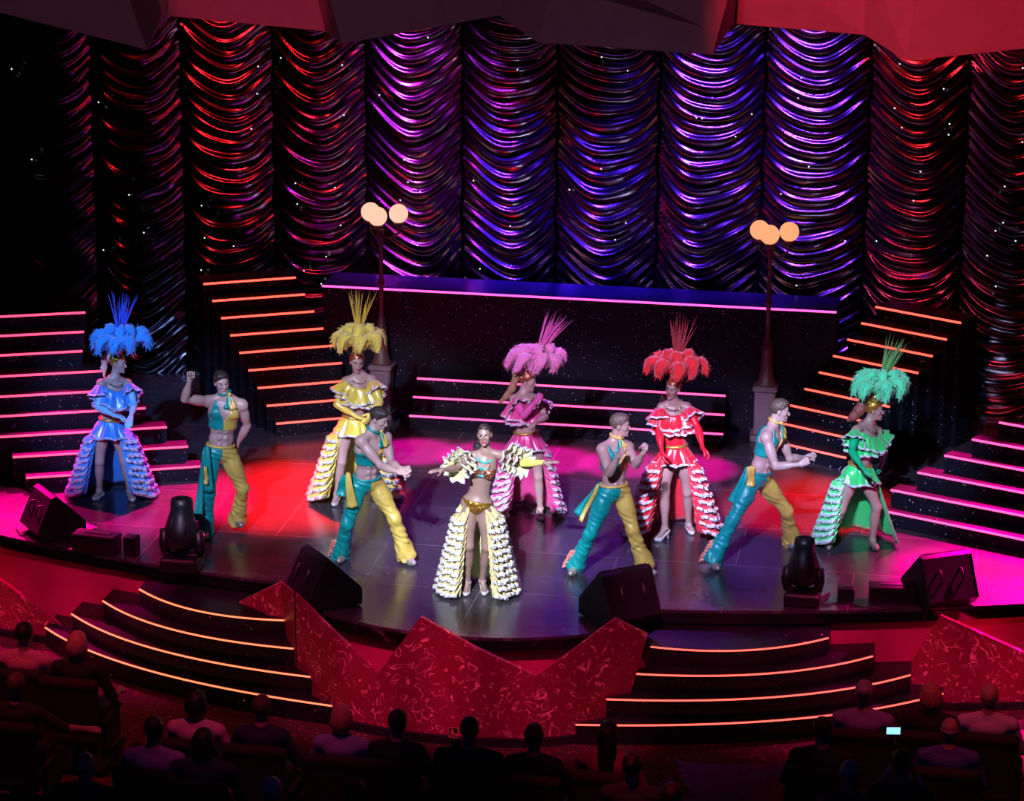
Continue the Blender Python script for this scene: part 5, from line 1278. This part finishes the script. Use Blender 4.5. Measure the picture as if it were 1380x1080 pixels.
AUD = [
 (33, 856, 'lap', 'short', 'black', 'pinkw', 0, 1.1, 'dark-haired spectator in striped pink shirt by the left patterned panel'),
 (105, 868, 'rest', 'bob', 'blond', 'black', 0, 1., 'spectator with bright red-lit blonde bob beside the left steps'),
 (265, 948, 'lap', 'bob', 'black', 'pinkw', 0, 1.05, 'dark-haired spectator in bright pink-white top below the left steps'),
 (353, 955, 'lap', 'short', 'brown', 'navy', 0, 1., 'short-haired spectator in a tall seat directly under the end of the lowest left step'),
 (461, 968, 'lap', 'bob', 'red', 'lav', 0, 1., 'bob-haired spectator in pale mauve shirt left of the central panel base'),
 (536, 975, 'lap', 'short', 'black', 'black', 0, 1., 'black-haired spectator in tall seat in front of the central panel'),
 (633, 985, 'lap', 'short', 'black', 'black', 0, 1.25, 'broad-shouldered dark spectator beside the small walking-figure sign'),
 (720, 994, 'lap', 'short', 'brown', 'black', 0, 1., 'spectator of whom only the brown crown shows above a seat, right of the sign'),
 (820, 990, 'lap', 'long', 'black', 'rose', 0, 1.1, 'long-haired spectator in rose top in front of the right steps'),
 (208, 985, 'lap', 'short', 'black', 'lav', .15, 1.1, 'dark-haired spectator in lavender shirt, second row left'),
 (275, 1000, 'lap', 'bob', 'black', 'navy', .15, 1.15, 'dark silhouetted spectator in navy behind the bright pink-white top'),
 (366, 1068, 'lap', 'short', 'grey', 'black', .3, 1., 'grey-haired spectator at the bottom edge, left of centre'),
 (115, 1032, 'lap', 'bald', 'grey', 'black', .15, 1.1, 'balding spectator in the dark lower left corner'),
 (480, 1072, 'lap', 'bun', 'brown', 'black', .3, 1., 'spectator with hair bun at the bottom edge near centre'),
 (852, 1034, 'lap', 'bun', 'black', 'navy', .15, 1., 'dim spectator with bun behind the rose-topped one'),
 (1165, 935, 'lap', 'bun', 'grey', 'lav', 0, 1.1, 'grey-haired spectator in lavender shirt in front of the right steps'),
 (1255, 938, 'lap', 'bob', 'red', 'black', 0, 1., 'strawberry-haired spectator under the right pointed panel'),
 (1333, 940, 'lap', 'short', 'blond', 'white', 0, 1.1, 'light-haired spectator at the right edge by the pointed panel'),
 (1108, 985, 'lap', 'short', 'black', 'black', 0, 1.1, 'dark spectator left behind the lavender-shirted grey-haired one'),
 (1280, 985, 'lap', 'bald', 'grey', 'blue', 0, 1.1, 'balding spectator in blue shirt at the lower right'),
 (1215, 1030, 'phone', 'short', 'black', 'black', .3, 1., 'dark spectator holding up a glowing phone at the lower right'),
 (1145, 1045, 'lap', 'short', 'grey', 'navy', .15, 1., 'dim grey-haired spectator in navy near the bottom right'),
 (905, 1076, 'lap', 'short', 'black', 'black', .3, 1., 'dark-headed spectator at the bottom edge in the aisle, right of centre'),
 (22, 925, 'point', 'short', 'brown', 'black', .0, 1.1, 'dark-clad spectator at the left edge holding out a folded paper'),
]
tiers = {}
first = True
LIST = []
for (px, py, pose, hair, hc_, sc_, tz, wd, lab) in AUD:
    g = atz(px, py, -.98 + tz + 1.215); x, y = g[0], g[1] + .03; key = (pose, hair, wd)
    z0 = -.98 + tz
    if key not in PROT: PROT[key] = o = seated(pose, hair, wd); o.location = (x, y, z0)
    else: o = copy_tree(PROT[key], (x, y, z0))
    for c in o.children:
        n = c.name.split('.')[0]
        if n == 'hair': skin_link(c, H_[hc_])
        if n == 'shirt': skin_link(c, C_[sc_])
    tag(o, lab, 'person', 'seated spectators')
    s = SEAT if first else copy_tree(SEAT); first = False
    s.location = (x, y - .005, z0); tag(s, 'dark seat holding the ' + ' '.join(lab.split()[:12]), 'seat', 'theatre seats')
    if tz > 0: LIST.append((x, y, tz))
for tz in (.15, .3):
    P_ = [(x, y) for x, y, t in LIST if t == tz]
    for i, (x, y) in enumerate(P_):
        mb = MB(); mb.box((x, y + .10, -.98 + tz / 2), (.72, .98, tz), bev=.01); tag(mb.build('floor_riser', MATS['red patterned carpet']), kind='structure')
# phone, paper
ph = atz(1204, 985, .35)
M_scr = mat('lit phone screen', (.1, .1, .1), .3, emit=(.25, .65, 1), es=1.6)
root = empty('smartphone', ph, 'glowing phone held up by a spectator at the lower right', 'phone')
mb = MB(); mb.box(tuple(ph), (.125, .009, .072), YAW, bev=.003); mb.build('body', M_ph, root, tuple(ph))
mb = MB(); mb.box((ph[0] + math.sin(YAW) * .006, ph[1] - .006, ph[2]), (.115, .002, .062), YAW); mb.build('screen', M_scr, root, tuple(ph))
done()
